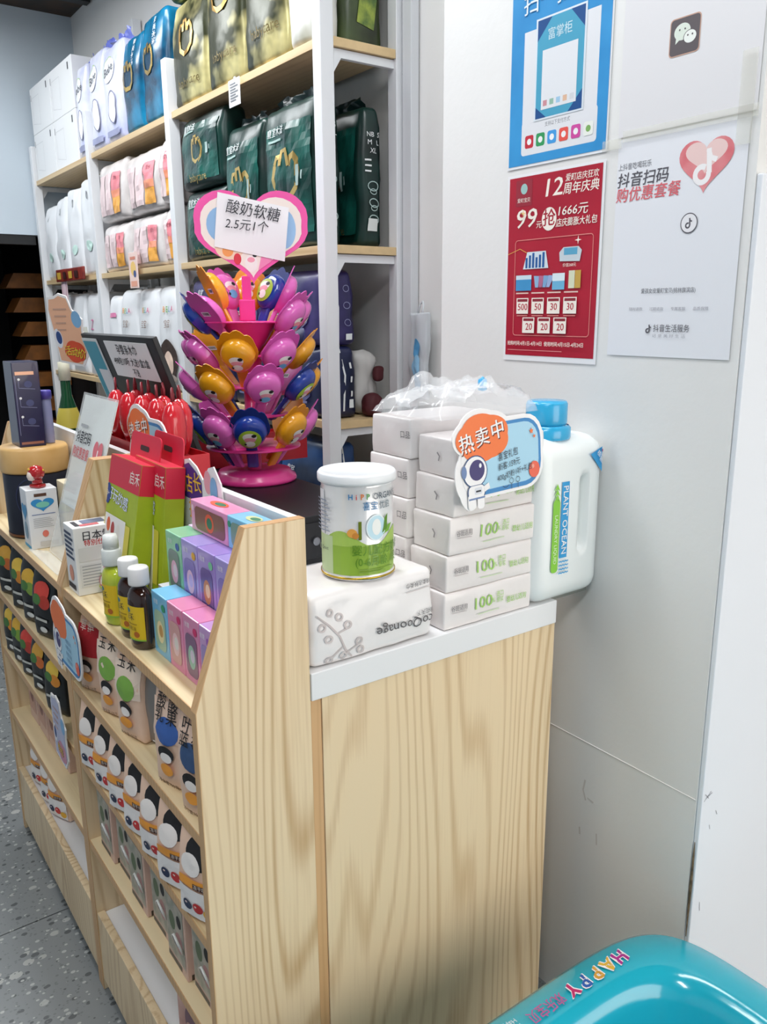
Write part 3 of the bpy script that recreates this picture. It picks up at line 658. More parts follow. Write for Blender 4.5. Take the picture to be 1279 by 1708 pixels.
for k, yc in enumerate((2.26, 2.16, 2.06, 1.96)):
    t = thing('snack_box', 'small pink box at the back of far unit third shelf, ' + ORD[k] + ' from far end', 'box', (.45, yc, SH[2]+.0005), FACE_ROOM, 'small pink boxes on the far unit third shelf')
    s = Shape(.085, .05, .145, r=.002, n=1); MB().shape(s, PKB).build('carton', t)
    p = Print(s.front()); p.rect(-.035, .03, .035, .12, M('#C99C8A', .5)); p.disc(0, .08, .018, .022, M('#8A5A50', .5)); p.build(t)
for k, yc in enumerate((2.24, 2.13, 2.05)):
    pouch('peach fruit pouch on the white base tray, ' + ORD[k] + ' from far end', .085, .036, .15, yc, .2, PEACH, dp_yog, x=.415, group='peach pouches on the far unit base tray')

# ---- top of the near unit
Z1 = .9655
def carton(name, label, cat, w, d, h, x0, yc, z, body, deco=None, side=None, top=None, rz=FACE_ROOM, group=None, r=.0015, lean=0):
    t = thing(name, label, cat, (x0+d/2, yc, z), rz, group)
    if lean: t.rotation_euler[0] = -R(lean)
    s = Shape(w, d, h, r=r, n=1); MB().shape(s, body).build('carton', t)
    if deco: p = Print(s.front()); deco(p, w, h); p.build(t)
    if side: p = Print(s.side(1)); side(p, d, h); p.build(t, 'side_print')
    if top: p = Print(s.top()); top(p, w, d); p.build(t, 'top_print')
    return t, s
MW = M('#ECEBEA', .45); TX = M('#2B2B33', .5); GR = M('#A7A9AC', .5)
def s_jp(p, d, h):
    p.text('日本制', 0, h*.86, .02, TX, bold=.02); p.text('特別仕様', 0, h*.76, .013, RED, bold=.02); p.rect(-d*.42, h*.5, d*.42, h*.7, M('#D9D8D6', .5)); p.rect(-d*.42, h*.12, d*.42, h*.46, M('#DEDDDC', .5))
    for k in range(7): p.rect(-d*.38, h*(.15+.045*k), d*(.38-.1*(k % 3)), h*(.165+.045*k), GR)
def d_jp(p, w, h):
    for k in range(6): p.rect(-w*.42, h*(.52+.07*k), w*(.4-.12*(k % 2)), h*(.56+.07*k), M('#33405E', .5))
    p.disc(0, h*.3, w*.2, h*.12, M('#E39A80', .5)); p.rect(-w*.4, h*.06, w*.3, h*.14, TX)
def t_jp(p, w, d): p.rect(-w*.35, -d*.2, w*.1, d*.3, M('#6B7692', .5)); p.rect(w*.15, -d*.3, w*.38, d*.1, M('#C9626A', .5)); p.rect(-w*.3, -d*.4, w*.3, -d*.3, TX)
carton('medicine_box', 'white box with dense dark lettering in front, beside the dividing board', 'box', .066, .088, .135, .396, 1.583, Z1, MW, d_jp, s_jp, t_jp)
carton('medicine_box', 'white lettered box half hidden behind the tall green box', 'box', .062, .058, .14, .487, 1.59, Z1, MW, d_jp, s_jp, t_jp)
LIME = M('#A7B824', .45, var=.05, vscale=30); CRIM = M('#D3203F', .45)
def hang_box(label, x0, yc, lean, rz, two):
    t = thing('craft_box', label, 'box', (x0+.018, yc, Z1+.008), rz, 'tall lime and red boxes'); t.rotation_euler[0] = -R(lean)
    w, d, h = .165, .036, .262
    s = Shape(w, d, h, r=.001, n=1); MB().shape(s, LIME).build('carton', t)
    p = Print(s.front())
    p.rect(-w/2, h-.055, w/2, h, CRIM); p.text('启禾', w*.33, h-.03, .026, CREAM, bold=.02)
    p.text('好玩的感', -.02, h-.078, .028, M('#5A66B8', .5), bold=.06, rot=-6); p.text('好玩的感', -.02, h-.078, .028, M('#E8ECF4', .5), bold=.02, rot=-6); p.disc(-.075, h-.075, .014, .02, M('#24408A', .5)); p.text('3+', -.075, h-.075, .014, CREAM)
    p.poly(rrect_pts(-.08, .045, .06, .145, .004), M('#D8C94A', .5)); p.rect(-.076, .03, .035, .15, M('#EDEAE6', .5))
    for x, y, c in ((-.055, .13, '#E0602C'), (-.03, .125, '#B33A3A'), (0, .125, '#E9E2DA'), (-.055, .09, '#B8474E'), (-.03, .085, '#8C3F50'), (.01, .09, '#3E4A52'), (-.05, .055, '#C97896'), (-.015, .05, '#5C4A52')):
        p.disc(x, y, .01, .014, M(c, .5), 14)
    for k in range(4): p.disc(-.078+.02*k, .017, .01, .012, M('#E8E2D8', .5)); p.ring(-.078+.02*k, .017, .008, .01, .003, M('#B03A4E', .5), 14)
    p.build(t)
    p = Print(s.side(1)); p.rect(-d/2, h-.055, d/2, h, CRIM); p.build(t, 'side_print')
    p = Print(s.top()); p.rect(-w/2, -d/2, w/2, d/2, CRIM); p.build(t, 'top_print')
    tab = rrect_pts(-w*.46, h-.004, w*.46, h+.05, .012); MB().prism(tab, d/2-.003, d/2-.001, CRIM).build('hang_tab', t)
    p = Print(lambda u, v, o: Vector((u, d/2-.003-o, v))); p.rrect(-.022, h+.018, .022, h+.028, .004, M('#3A2A2A', .7)); p.build(t, 'hang_slot')
hang_box('tall lime green craft box with red hanging tab, front one', .435, 1.478, 11, FACE_ROOM, 0)
hang_box('tall lime green box with red tab standing behind the front one', .482, 1.422, 6, FACE_ROOM-2, 1)
# bottles
def bottle(label, x, y, body, liquid_label, cap, pump):
    t = thing('oil_bottle', label, 'bottle', (x, y, Z1), FACE_ROOM+8, 'small bottles on the near unit')
    MB().lathe([(.0, 0), (.021, 0), (.025, .004), (.0255, .02), (.0258, .08), (.0245, .09), (.019, .099), (.012, .104), (.011, .108)], body, 28, None, False, 1, .72).build('glass_body', t, True)
    if liquid_label:
        p = Print(lambda u, v, o: Vector(((.0257+o)*math.sin(u/.0256), -(.0257+o)*.72*math.cos(u/.0256), v)), sub=10, step=.0001)
        p.rect(-.03, .018, .03, .074, M('#E4BF1E', .45)); p.text('启禾', -.004, .055, .013, TX, bold=.02); p.disc(-.006, .066, .006, .004, M('#3E7F8C', .5)); p.rect(-.018, .043, .014, .045, M('#B08A1A', .5)); p.text('核桃油', 0, .036, .008, M('#8A6A10', .5)); p.rect(-.03, .0165, .03, .019, M('#8FBF3A', .5)); p.disc(.012, .027, .006, .005, M('#B5651D', .5)); p.build(t, 'label')
    MB().lathe([(.0, .1065), (.0165, .1065), (.017, .109), (.0165, .133), (.015, .1355), (0, .1355)], cap, 28, None, False).build('cap', t, True)
    if pump:
        MB().lathe([(.0, .136), (.0135, .136), (.0135, .15), (.011, .16), (0, .16)], cap, 24, None, False).build('spray_top', t, True)
BROWN = M('#2E1710', .12, spec=.7, coat=.3); CAPW = M('#E8E6E4', .35)
bottle('clear bottle of yellow oil with white spray cap, leftmost bottle', .412, 1.375, M('#C9C93A', .12, c2='#9FBF3A', vscale=8, coat=.3), True, M('#DDE0DC', .3), True)
bottle('brown oil bottle with yellow label, middle of the three bottles', .415, 1.30, BROWN, True, CAPW, False)
bottle('brown oil bottle with yellow label, nearest the blue toy box', .412, 1.243, BROWN, True, CAPW, False)
# toy boxes
def toy(label, w, d, h, x0, yc, z, base, win, edge):
    def deco(p, w, h):
        if w < h:
            p.rrect(-w*.36, h*.1, w*.34, h*.74, w*.2, M(win[0], .25)); p.disc(0, h*.4, w*.22, h*.18, M(win[1], .4)); p.disc(w*.04, h*.42, w*.13, h*.1, M(win[2], .4)); p.disc(w*.28, h*.82, w*.12, h*.06, M(edge, .5)); p.text('创意', -w*.18, h*.86, .009, PAPER)
        else:
            p.rrect(-w*.38, h*.1, w*.44, h*.85, h*.2, M(win[0], .25)); p.disc(w*.03, h*.45, h*.32, h*.3, M(win[1], .4)); p.disc(w*.03, h*.45, h*.2, h*.18, M(win[2], .4)); p.disc(-w*.43, h*.75, h*.1, h*.1, M(edge, .5))
    def tp(p, w, d):
        if w > h: p.disc(0, 0, w*.2, d*.25, M(win[1], .5)); p.disc(.004, 0, w*.12, d*.16, M(win[2], .5))
    carton('toy_box', label, 'toy box', w, d, h, x0, yc, z, M(base, .3, coat=.4), deco, lambda p, d, h: p.rrect(-d*.35, h*.12, d*.35, h*.8, d*.2, M(win[0], .25)), tp, group='small boxed toys on the near unit')
PK = ('#E58AB0', ('#D9A3A0', '#EFC7C9', '#E9E3DC'), '#D02A6A'); BL = ('#7CC3E8', ('#A9C7AE', '#F0E2B0', '#C99A5E'), '#2E9C70'); GN = ('#8ECFA4', ('#7A8C86', '#F0B8CE', '#F4DCE4'), '#4B6FB0'); PU = ('#A99ADB', ('#8A7AC0', '#EBC4DC', '#C9B6E8'), '#E9B23C')
for lab, y0, y1, c in (('light blue toy box in the front row beside the brown bottle', 1.213, 1.15, BL), ('pink toy box in the front row right of the blue one', 1.148, 1.09, PK), ('second pink toy box of the front row', 1.088, 1.03, ('#E089B4', ('#7E5A7E', '#9CC4B0', '#D9CFE0'), '#D02A6A')), ('pink purple toy box of the front row against the end board', 1.028, .99, ('#C99AD2', ('#A08AC4', '#EAD6C0', '#E9C0D4'), '#9B59B6'))):
    toy(lab, y0-y1, .042, .104, .42, (y0+y1)/2, Z1, *c)
rs = MB().bbox(.4635, .541, .989, 1.30, Z1, 1.0455, M('#E2E0E4', .6), .001).build('riser_box'); rs['label'] = 'white riser box hidden under the middle row of toy boxes'; rs['category'] = 'riser'
for lab, y0, y1, c in (('mint green toy box at the left of the middle row', 1.25, 1.187, GN), ('purple toy box beside the mint green one', 1.185, 1.124, PU), ('purple toy box with a ring-shaped toy in the middle row', 1.122, 1.062, ('#A58CD6', ('#6F5A9C', '#C98A5A', '#F0D9B0'), '#7ED0A0')), ('purple toy box of the middle row against the end board', 1.06, 1.0, PU)):
    toy(lab, y0-y1, .041, .107, .464, (y0+y1)/2, 1.046, *c)
r2 = MB().bbox(.506, .541, .989, 1.255, 1.046, 1.153, M('#D9C9E4', .6), .001).build('riser_box'); r2['label'] = 'pale lilac riser box behind the middle row of toy boxes'; r2['category'] = 'riser'
toy('pink toy box lying flat on the top row', .134, .04, .05, .5005, 1.158, 1.1535, '#F09CC4', ('#8A4A3A', '#E8552C', '#1F6E4A'), '#F4CBDD')
toy('light blue toy box lying flat on the top row', .098, .04, .05, .5005, 1.04, 1.1535, '#86CBEC', ('#7FA08C', '#C9CF9A', '#3E7F5A'), '#2E9C70')

# ---- signs
def cloud(p_or_pts, cx, cy, w, h):
    pts = []
    for i in range(40):
        a = 2*math.pi*i/40; k = 1+.09*abs(math.sin(a*2.5)); pts.append((cx+w/2*k*math.cos(a), cy+h/2*k*math.sin(a)))
    return pts
NAVYL = M('#2E4F7F', .5); SKY = M('#A9D3E8', .5); CLO = M('#F2793E', .5); WHT2 = M('#F2F0F0', .5)
def bubble_sign(label, loc, rot, s, hand=True, title='热卖中', flip=False):
    t = thing('price_sign', label, 'sign', loc, rot=rot, group='cloud shaped price signs')
    b = MB()
    b.prism(rrect_pts(-.098*s, -.072*s, .105*s, .062*s, .045*s), -.0015, .0015, WHT2); b.prism(cloud(0, -.045*s, .035*s, .13*s, .09*s), -.0012, .0012, WHT2); b.prism(cloud(0, -.075*s, -.03*s, .07*s, .11*s), -.001, .001, WHT2)
    b.build('board', t)
    p = Print(lambda u, v, o: Vector((u*s, -.0015-o, v*s)))
    p.rrect(-.085, -.066, .098, .055, .04, M('#3F86C0', .5)); p.rrect(-.08, -.058, .092, .049, .036, SKY)
    p.poly(cloud(0, -.045, .033, .118, .078), CLO)
    if title:
        for k, ch in enumerate(title): p.text(ch, -.085+.037*k+.002, .025+.008*k-.002, .035, M('#6B2A18', .5), rot=10, bold=.03); p.text(ch, -.085+.037*k, .025+.008*k, .035, WHT2, rot=10, bold=.03)
    # astronaut
    p.disc(-.068, -.022, .029, .028, NAVYL); p.disc(-.068, -.022, .027, .026, WHT2); p.disc(-.094, -.02, .006, .011, M('#6F86B0', .5)); p.disc(-.064, -.02, .018, .018, M('#41386F', .5)); p.disc(-.056, -.013, .003, .004, PAPER)
    p.rrect(-.088, -.07, -.046, -.045, .01, NAVYL); p.rrect(-.086, -.068, -.048, -.046, .009, WHT2); p.rrect(-.088, -.086, -.07, -.06, .006, WHT2); p.rrect(-.066, -.088, -.05, -.06, .006, WHT2); p.rect(-.086, -.07, -.048, -.067, M('#6F86B0', .5)); p.rrect(-.072, -.062, -.054, -.05, .003, M('#DADDE4', .5)); p.rect(-.069, -.058, -.057, -.055, TX)
    p.poly([(-.05, -.05), (-.038, -.045), (-.035, -.055), (-.048, -.06)], WHT2)
    p.disc(.078, -.04, .014, .015, M('#E8664E', .5)); p.disc(.074, -.034, .004, .004, M('#F2A08C', .5)); p.poly(star_pts(.073, .03, .006), CLO); p.poly(star_pts(.08, .02, .004), CLO)
    if hand:
        p.text('喜宝礼包', .012, -.004, .016, TX, rot=7, shear=.15, wd=.05); p.text('新客:159元', .014, -.022, .014, TX, rot=6, shear=.15, wd=.055); p.text('400g奶粉1听+礼包', .028, -.038, .013, TX, rot=7, shear=.15, wd=.09)
        for x in (.018, .034): p.ring(x, -.051, .005, .005, .001, TX, 10); p.stroke([(x, -.056), (x, -.066)], .001, TX)
        p.ring(.003, -.055, .008, .006, .001, TX, 12, 200, 340)
    else:
        for k in range(4): p.text('特惠活动', .02, .0-.015*k, .011, M('#5A86A8', .5), shear=.1)
    p.build(t)
    return t
def kraft_sign(label, loc, rot, s, body, accent, title, tcol, tape=0):
    t = thing('price_sign', label, 'sign', loc, rot=rot, group='cut-out price signs')
    pts = [(-.06, -.085), (.03, -.095), (.06, -.06), (.055, .0), (.062, .03), (.03, .055), (.02, .09), (-.01, .098), (-.03, .09), (-.055, .088), (-.065, .06), (-.062, 0)]
    MB().prism([(x*s, z*s) for x, z in pts], -.0015, .0015, WHT2).build('board', t)
    p = Print(lambda u, v, o: Vector((u*s, -.0015-o, v*s))); p.poly([(x*.9, z*.93) for x, z in pts], M(body, .5))
    p.disc(.04, .03, .018, .022, M('#7FB0D8', .5)); p.disc(-.045, -.02, .016, .026, M('#E8E8EE', .5)); p.disc(-.042, -.018, .011, .017, M('#2E4A86', .5)); p.poly(cloud(0, .01, -.055, .075, .055), M(accent, .5))
    for k, ch in enumerate(title): p.text(ch, -.016+.026*k, -.055-.004*k, .028, M('#5A2A18', .5), bold=.05); p.text(ch, -.017+.026*k, -.054-.004*k, .028, M(tcol, .5), bold=.02)
    for k in range(4): p.rect(-.04, .055-.018*k, .012-.006*k, .059-.018*k, M('#C9A08C', .5))
    p.build(t)
    if tape: MB().box(.04*s, .04*s+tape, .0016, .0022, -.01, .01, M('#E6E4CC', .2, alpha=.4)).build('tape', t)
    return t
FR = (0, 0, R(FACE_ROOM))
bubble_sign('blue cloud sign with orange heading taped behind the green boxes', (.5665, 1.58, 1.232), FR, 1.02, False)
bubble_sign('blue rounded price sign hanging on the board between the shelf units', (.3765, 1.60, .865), FR, .92, False, '')
kraft_sign('cut-out cartoon sign hanging over the far unit lower shelves', (.3765, 1.745, .60), FR, .85, '#B9BCD6', '#C98AA0', '推荐', '#E9C24A')
# shop manager recommends sign behind the pink toy box
t = thing('price_sign', 'purple and white cut-out sign behind the top toy boxes', 'sign', (.5445, 1.275, Z1), rot=FR)
pts = [(-.085, 0), (.085, 0), (.085, .2), (.075, .26), (.05, .285), (.03, .28), (.005, .255), (-.02, .275), (-.05, .285), (-.075, .28), (-.085, .25)]
MB().prism(pts, -.0012, .0012, WHT2).build('board', t)
p = Print(lambda u, v, o: Vector((u, -.0012-o, v))); p.poly([(-.078, .215), (0, .21), (.0, .25), (-.02, .266), (-.05, .278), (-.07, .272)], M('#4A2F86', .5)); p.disc(.025, .255, .014, .02, M('#F0A8B4', .5)); p.disc(.048, .245, .014, .022, M('#7FB6DC', .5)); p.disc(.03, .17, .035, .05, M('#E4E6F0', .5))
for k, ch in enumerate('店长'): p.text(ch, -.055+.036*k, .238+.006*k, .036, M('#F2C53C', .5), bold=.03)
for k, ch in enumerate('推荐'): p.text(ch, -.04+.038*k, .195+.006*k, .038, M('#4A2F86', .5), bold=.06); p.text(ch, -.04+.038*k, .195+.006*k, .038, M('#F2B53C', .5), bold=.02)
p.build(t)

# ---- top of the far unit
t = thing('storage_canister', 'large dark round canister with wooden lid on the far unit', 'canister', (.466, 2.105, Z1))
MB().lathe([(0, 0), (.074, 0), (.076, .004), (.076, .155), (.074, .158), (0, .158)], M('#171A2B', .4), 48, None, False).build('body', t, True)
MB().lathe([(.0766, .004), (.0772, .004), (.0772, .01), (.0766, .01)], M('#8A5A3A', .3, .6), 48, None, False).build('copper_band', t, True)
MB().lathe([(0, .159), (.078, .159), (.079, .163), (.079, .213), (.075, .22), (0, .22)], M('#C99A55', .4, c2='#DDB477', vscale=9), 48, None, False).build('lid', t, True)
def swirl(p):
    for r in (.02, .03, .04): p.ring(-.03, .1, r, r*1.2, .003, M('#2C3150', .4), 28)
p = Print(lambda u, v, o: Vector(((.0762+o)*math.sin(u/.076), -(.0762+o)*math.cos(u/.076), v))); swirl(p); p.build(t)
LZ = Z1+.2205
def s_navyb(p, d, h):
    p.rect(-d*.42, h*.03, d*.42, h*.06, M('#B07A6A', .35, .5)); p.rect(-d*.4, h*.85, d*.3, h*.89, M('#D9A88C', .35, .5)); p.stroke([(-d*.42, h*.14), (-d*.42, h*.84)], .001, M('#8A8CB0', .5))
    for k in range(3): p.stroke([(-d*.3, h*(.8-.22*k)), (-d*.3, h*(.7-.22*k)), (d*.3, h*(.68-.22*k))], .001, M('#9A9CC0', .5)); p.disc(-d*.28, h*(.8-.22*k), .003, .003, PAPER); p.disc(d*.05, h*(.74-.22*k), .009, .008, M('#4A4E78', .5))
carton('gift_box', 'tall navy and grey gift box standing on the canister lid', 'box', .085, .06, .2, .428, 2.11, LZ, M('#1E1C46', .3, coat=.3), lambda p, w, h: p.rect(-w/2, 0, w/2, h, M('#5A6064', .4)), s_navyb, lambda p, w, d: p.rect(-w/2, -d/2, w/2, d/2, M('#8C90A4', .4)))
t = thing('lotion_tube', 'slim lilac tube bottle on the canister lid beside the navy box', 'bottle', (.506, 2.105, LZ))
MB().lathe([(0, 0), (.012, 0), (.0125, .003), (.012, .105), (.011, .11)], M('#9CA0C8', .35), 20, None, False).build('tube', t, True); MB().lathe([(.0, .108), (.0145, .108), (.0145, .125), (.013, .129), (0, .129)], M('#5A4FB0', .35), 20, None, False).build('cap', t, True)
def s_dia(p, d, h):
    p.rect(-d*.25, h*.88, d*.15, h*.93, M('#5A3A2A', .5)); p.heart(0, h*.73, d*.75, h*.22, M('#2E8CC8', .45)); p.disc(.0, h*.74, d*.22, h*.05, M('#7CC8B4', .5)); p.rect(-d*.38, h*.575, d*.38, h*.585, M('#3A5A9C', .5))
    for k in range(6): p.rect(-d*.35, h*(.36+.03*k), d*(.3-.05*(k % 3)), h*(.368+.03*k), GR)
    p.disc(.0, h*.25, .007, .008, M('#E0796A', .5)); p.rect(-d*.2, h*.04, d*.4, h*.12, M('#C9C9C9', .5))
t2, _ = carton('sample_box', 'white box with blue heart carrying the red figurine', 'box', .06, .068, .14, .402, 1.972, Z1, M('#E4E6EA', .4), lambda p, w, h: (p.heart(0, h*.6, w*.8, h*.3, M('#3F92C4', .45)), p.disc(0, h*.3, w*.25, h*.15, M('#8AA6B8', .5)), p.rect(-w/2, 0, w/2, h*.06, M('#2FA3D2', .5))), s_dia)
carton('sample_box', 'cream box standing beside the white blue heart box', 'box', .06, .06, .15, .482, 1.955, Z1, M('#E9DDBE', .4), None, lambda p, d, h: p.rect(-.012, h*.7, .008, h*.8, M('#6A5A3A', .5)), lambda p, w, d: p.rect(-.01, -.012, .012, .01, M('#4A4436', .5)))
t = thing('figurine', 'tiny glossy red helmeted figurine standing on the white box', 'figurine', (.435, 1.965, Z1+.1405), FACE_ROOM+30)
FRED = M('#B31F24', .2, coat=.5)
MB().bbox(-.015, .015, -.012, .012, 0, .008, FRED, .003).lathe([(.006, .008), (.012, .01), (.011, .02), (.007, .024)], FRED, 16).build('body', t, True)
MB().lathe([(.004, .02), (.014, .024), (.018, .032), (.018, .042), (.012, .051), (0, .054)], FRED, 20, Matrix.Translation((0, 0, -.002)), False).build('helmet', t, True)
MB().lathe([(.0, -.012), (.008, -.009), (.011, 0), (.008, .009), (0, .012)], M('#E9D8CC', .4), 14, Matrix.Translation((-.004, -.011, .028)), False).build('face', t, True)
for a, z in ((20, .042), (150, .044), (250, .046)): MB().lathe([(0, -.004), (.004, 0), (0, .004)], M('#E9B84A', .4), 10, Matrix.Translation((.0165*math.cos(R(a)), .0165*math.sin(R(a)), z-.002)), False).build('spot', t, True)
# acrylic stand with leaflet
t = thing('acrylic_stand', 'clear acrylic leaflet stand leaning above the dividing board', 'sign stand', (.43, 1.785, Z1), rot=(-R(17.5), 0, R(FACE_ROOM)))
ACR = M('#F2F6F6', .08, alpha=.3, spec=.8)
MB().bbox(-.115, .115, -.0015, .0015, 0.003, .375, ACR, .0008).build('back_sheet', t)
MB().bbox(-.112, .112, .0018, .0024, .12, .37, M('#F0F2EE', .5, var=.02, vscale=9), .0002).build('leaflet', t)
MB().bbox(-.115, .115, -.045, -.002, 0.0, .003, ACR, .0008).build('foot', t)
p = Print(lambda u, v, o: Vector((u, .0016-o, v)), base=.0004, step=.0002)
p = Print(lambda u, v, o: Vector((u, -.0016-o, v)))
p.text('抖音扫码', -.045, .275, .03, TX, bold=.03, wd=.1); p.text('购优惠套餐', -.045, .24, .028, M('#D05A60', .5), bold=.03, wd=.11); p.rect(-.08, .3, -.03, .306, GR); p.heart(.065, .245, .06, .07, M('#D9707A', .5)); p.stroke([(.066, .262), (.066, .225), (.056, .22), (.05, .228)], .005, PAPER)
p.build(t)
# ================================================================ ON THE WORKTOP
WZ = .9755
# tissue pack under the can
TIS = M('#EDE9E8', .3, bump=.12, bscale=30, coat=.2)
t = thing('tissue_pack', 'white soft tissue pack with grey twig print under the milk powder can', 'tissue pack', (.687, 1.043, WZ))
s = Shape(.232, .14, .117, r=.012, n=12, puff=.002, spuff=.004, wr=.004, seed=12, ws=16); MB().shape(s, TIS).build('pack_body', t, True)
p = Print(s.front(), sub=4, base=.0018, step=.0001); TW = M('#C9BEBC', .5); TG = M('#5B5658', .5)
p.stroke([(-.108, .085), (-.085, .065), (-.07, .045), (-.058, .02), (-.045, .005)], .003, TW); p.stroke([(-.075, .05), (-.055, .055)], .0025, TW); p.stroke([(-.062, .028), (-.085, .012)], .0025, TW); p.stroke([(-.055, .015), (-.035, .025)], .0025, TW)
for x, y in ((-.085, .085), (-.098, .065), (-.068, .075), (-.055, .06), (-.088, .045), (-.062, .012), (-.035, .03), (-.088, .01), (-.03, .015)): p.ring(x, y, .0055, .005, .003, TW, 12)
p.text('coQoonage', .055, .035, .024, TG, rot=180, bold=.01); p.text('棉花天下', .095, .05, .009, TG, rot=180); p.text('绵柔洁肤柔巾', .082, .098, .009, TG, rot=180); p.rect(.055, .087, .11, .0885, TW); p.build(t)
# milk powder can
t = thing('milk_powder_can', 'white and green milk powder can standing on the tissue pack', 'can', (.694, 1.03, WZ+.119), rot=(0, 0, R(-32)))
CR = .0568; CH = .149
MB().lathe([(0, 0), (CR-.002, 0), (CR+.001, .002), (CR+.001, .006), (CR-.001, .008), (CR-.001, CH-.004), (CR, CH), (0, CH)], M('#EBEBEC', .22, .3), 64, None, False).build('tin_body', t, True)
MB().lathe([(0, CH+.0005), (CR+.004, CH+.0005), (CR+.0045, CH+.004), (CR+.0045, CH+.012), (CR+.002, CH+.0155), (CR-.003, CH+.0155), (CR-.005, CH+.012), (0, CH+.0115)], M('#E6E8EA', .3), 64, None, False).build('lid', t, True)
MB().lathe([(CR-.001, .003), (CR+.0022, .003), (CR+.0022, .006), (CR-.001, .006)], M('#C9A83C', .25, .8), 64, None, False).build('bottom_rim', t, True)
def cmap(u, v, o): a = u/.0675; v *= .149/.152; return Vector(((CR-.0008+o)*math.sin(a), -(CR-.0008+o)*math.cos(a), v))
p = Print(cmap, sub=24, step=.0001)
LG = M('#8FB23E', .35); DG = M('#5C8A24', .35)
p.rect(-math.pi*.0675*.98, .009, math.pi*.0675*.98, .058, LG)
p._add([(-.19+.38*i/60, .056) for i in range(61)] + [(-.19+.38*i/60, .068+.012*math.sin(i*.32)) for i in range(61)], [(i, i+1, 62+i, 61+i) for i in range(60)], M('#A5C45A', .35))
p.rect(-.19, .009, -.075, CH-.008, M('#E3E4E6', .3)); p.rect(-.19, .009, -.052, .07, M('#B9CC9A', .35))
p.sub = 2
for k, (ch, c) in enumerate((('H', '#2E7FB8'), ('i', '#D8382E'), ('P', '#E07A28'), ('P', '#4A9A3A'))): p.text(ch, -.014+.0105*k, .134, .0125, M(c, .4), bold=.04)
p.text('ORGANISUR', .066, .134, .0145, M('#3E4A58', .4), wd=.078); p.text('喜宝', .022, .119, .0145, M('#3F7FB0', .4), bold=.02); p.text('优启', .052, .119, .0135, M('#4A5A66', .4))
p.text('1', .002, .08, .042, M('#6E7E1E', .35, .2), bold=.03, sx=1.1)
p.disc(.033, .085, .019, .02, M('#BFE0EC', .3)); p.ring(.033, .085, .019, .02, .002, M('#E9F2F4', .3)); p.disc(.033, .086, .009, .013, M('#EEF0EC', .4)); p.poly([(.044, .075), (.056, .08), (.058, .105), (.05, .098), (.048, .085)], DG); p.poly([(.046, .072), (.062, .076), (.07, .088), (.058, .086)], M('#6FA22C', .35)); p.disc(-.012, .078, .009, .007, M('#E0A04A', .4)); p.disc(-.006, .074, .006, .005, M('#C98438', .4))
p.text('婴儿配方奶粉', .045, .049, .0185, DG, bold=.01, wd=.115); p.text('(0-6月龄,1段)', .042, .031, .0175, DG, bold=.01); p.rect(0, .018, .07, .0195, M('#7A9A34', .35)); p.rect(.0, .0145, .05, .016, M('#7A9A34', .35))
for k in range(9): p.rect(-.1, .125-.006*k, -.062+.004*(k % 3), .1268-.006*k, M('#8A93A4', .4))
p.disc(-.085, .05, .005, .005, M('#5A6A5A', .4)); p.text('Qnict', -.068, .05, .008, TX)
p.build(t)
# two columns of tissue packs
PKT = M('#EAE4E2', .32, bump=.15, bscale=30, coat=.25); PKG = M('#DDDCDB', .32, bump=.15, bscale=30, coat=.25); LGN = M('#A3CF6A', .5)
for col, (xc, yc, w, d, z0, hh) in enumerate(((.928, 1.022, .2, .098, WZ, .0635), (.918, 1.132, .19, .112, WZ, .0685))):
    for k in range(5):
        lab = 'white tissue pack with green lettering in the front column, ' if col == 0 else 'white tissue pack in the column behind, '
        t = thing('tissue_pack', lab + (ORD[k] + ' from the bottom' if k < 4 else 'topmost one'), 'tissue pack', (xc+(.003 if col else .005)*k, yc+.002*(k % 2), z0+k*(hh+.0004)), rnd.uniform(-1.2, 1.2), 'stacked tissue packs in the clear bag')
        s = Shape(w, d, hh, r=.0035, n=9, puff=.002, spuff=.002, wr=.0022, seed=60+k+col*9, ws=18); MB().shape(s, PKT if col == 0 else PKT).build('pack_body', t, True)
        if col == 0:
            p = Print(s.front(), sub=3, base=.0018, step=.00015); p.text('100', -.018, .034, .03, LGN, bold=.01, wd=.04); p.text('%', .007, .033, .012, LGN); p.text('进口', .022, .042, .011, LGN, wd=.016); p.text('原浆', .022, .031, .011, LGN, wd=.016); p.text('谷斑适用', -.07, .036, .0115, M('#8A8486', .5), bold=.01, wd=.032); p.rect(-.085, .028, -.055, .0292, TW); p.text('婴幼儿适用', .062, .026, .0125, LGN, bold=.01, wd=.048); p.rect(-.03, .015, .02, .0165, M('#C9DDB0', .5)); p.build(t)
            p = Print(s.side(-1), sub=2, base=.003); p.stroke([(.008, .04), (.014, .034), (.012, .026)], .003, M('#9A9596', .5)); p.build(t, 'side_print')
        else:
            p = Print(s.side(-1), sub=2, base=.003); p.text('口品', .045, .04, .014, M('#6A6466', .5)); p.build(t, 'side_print')
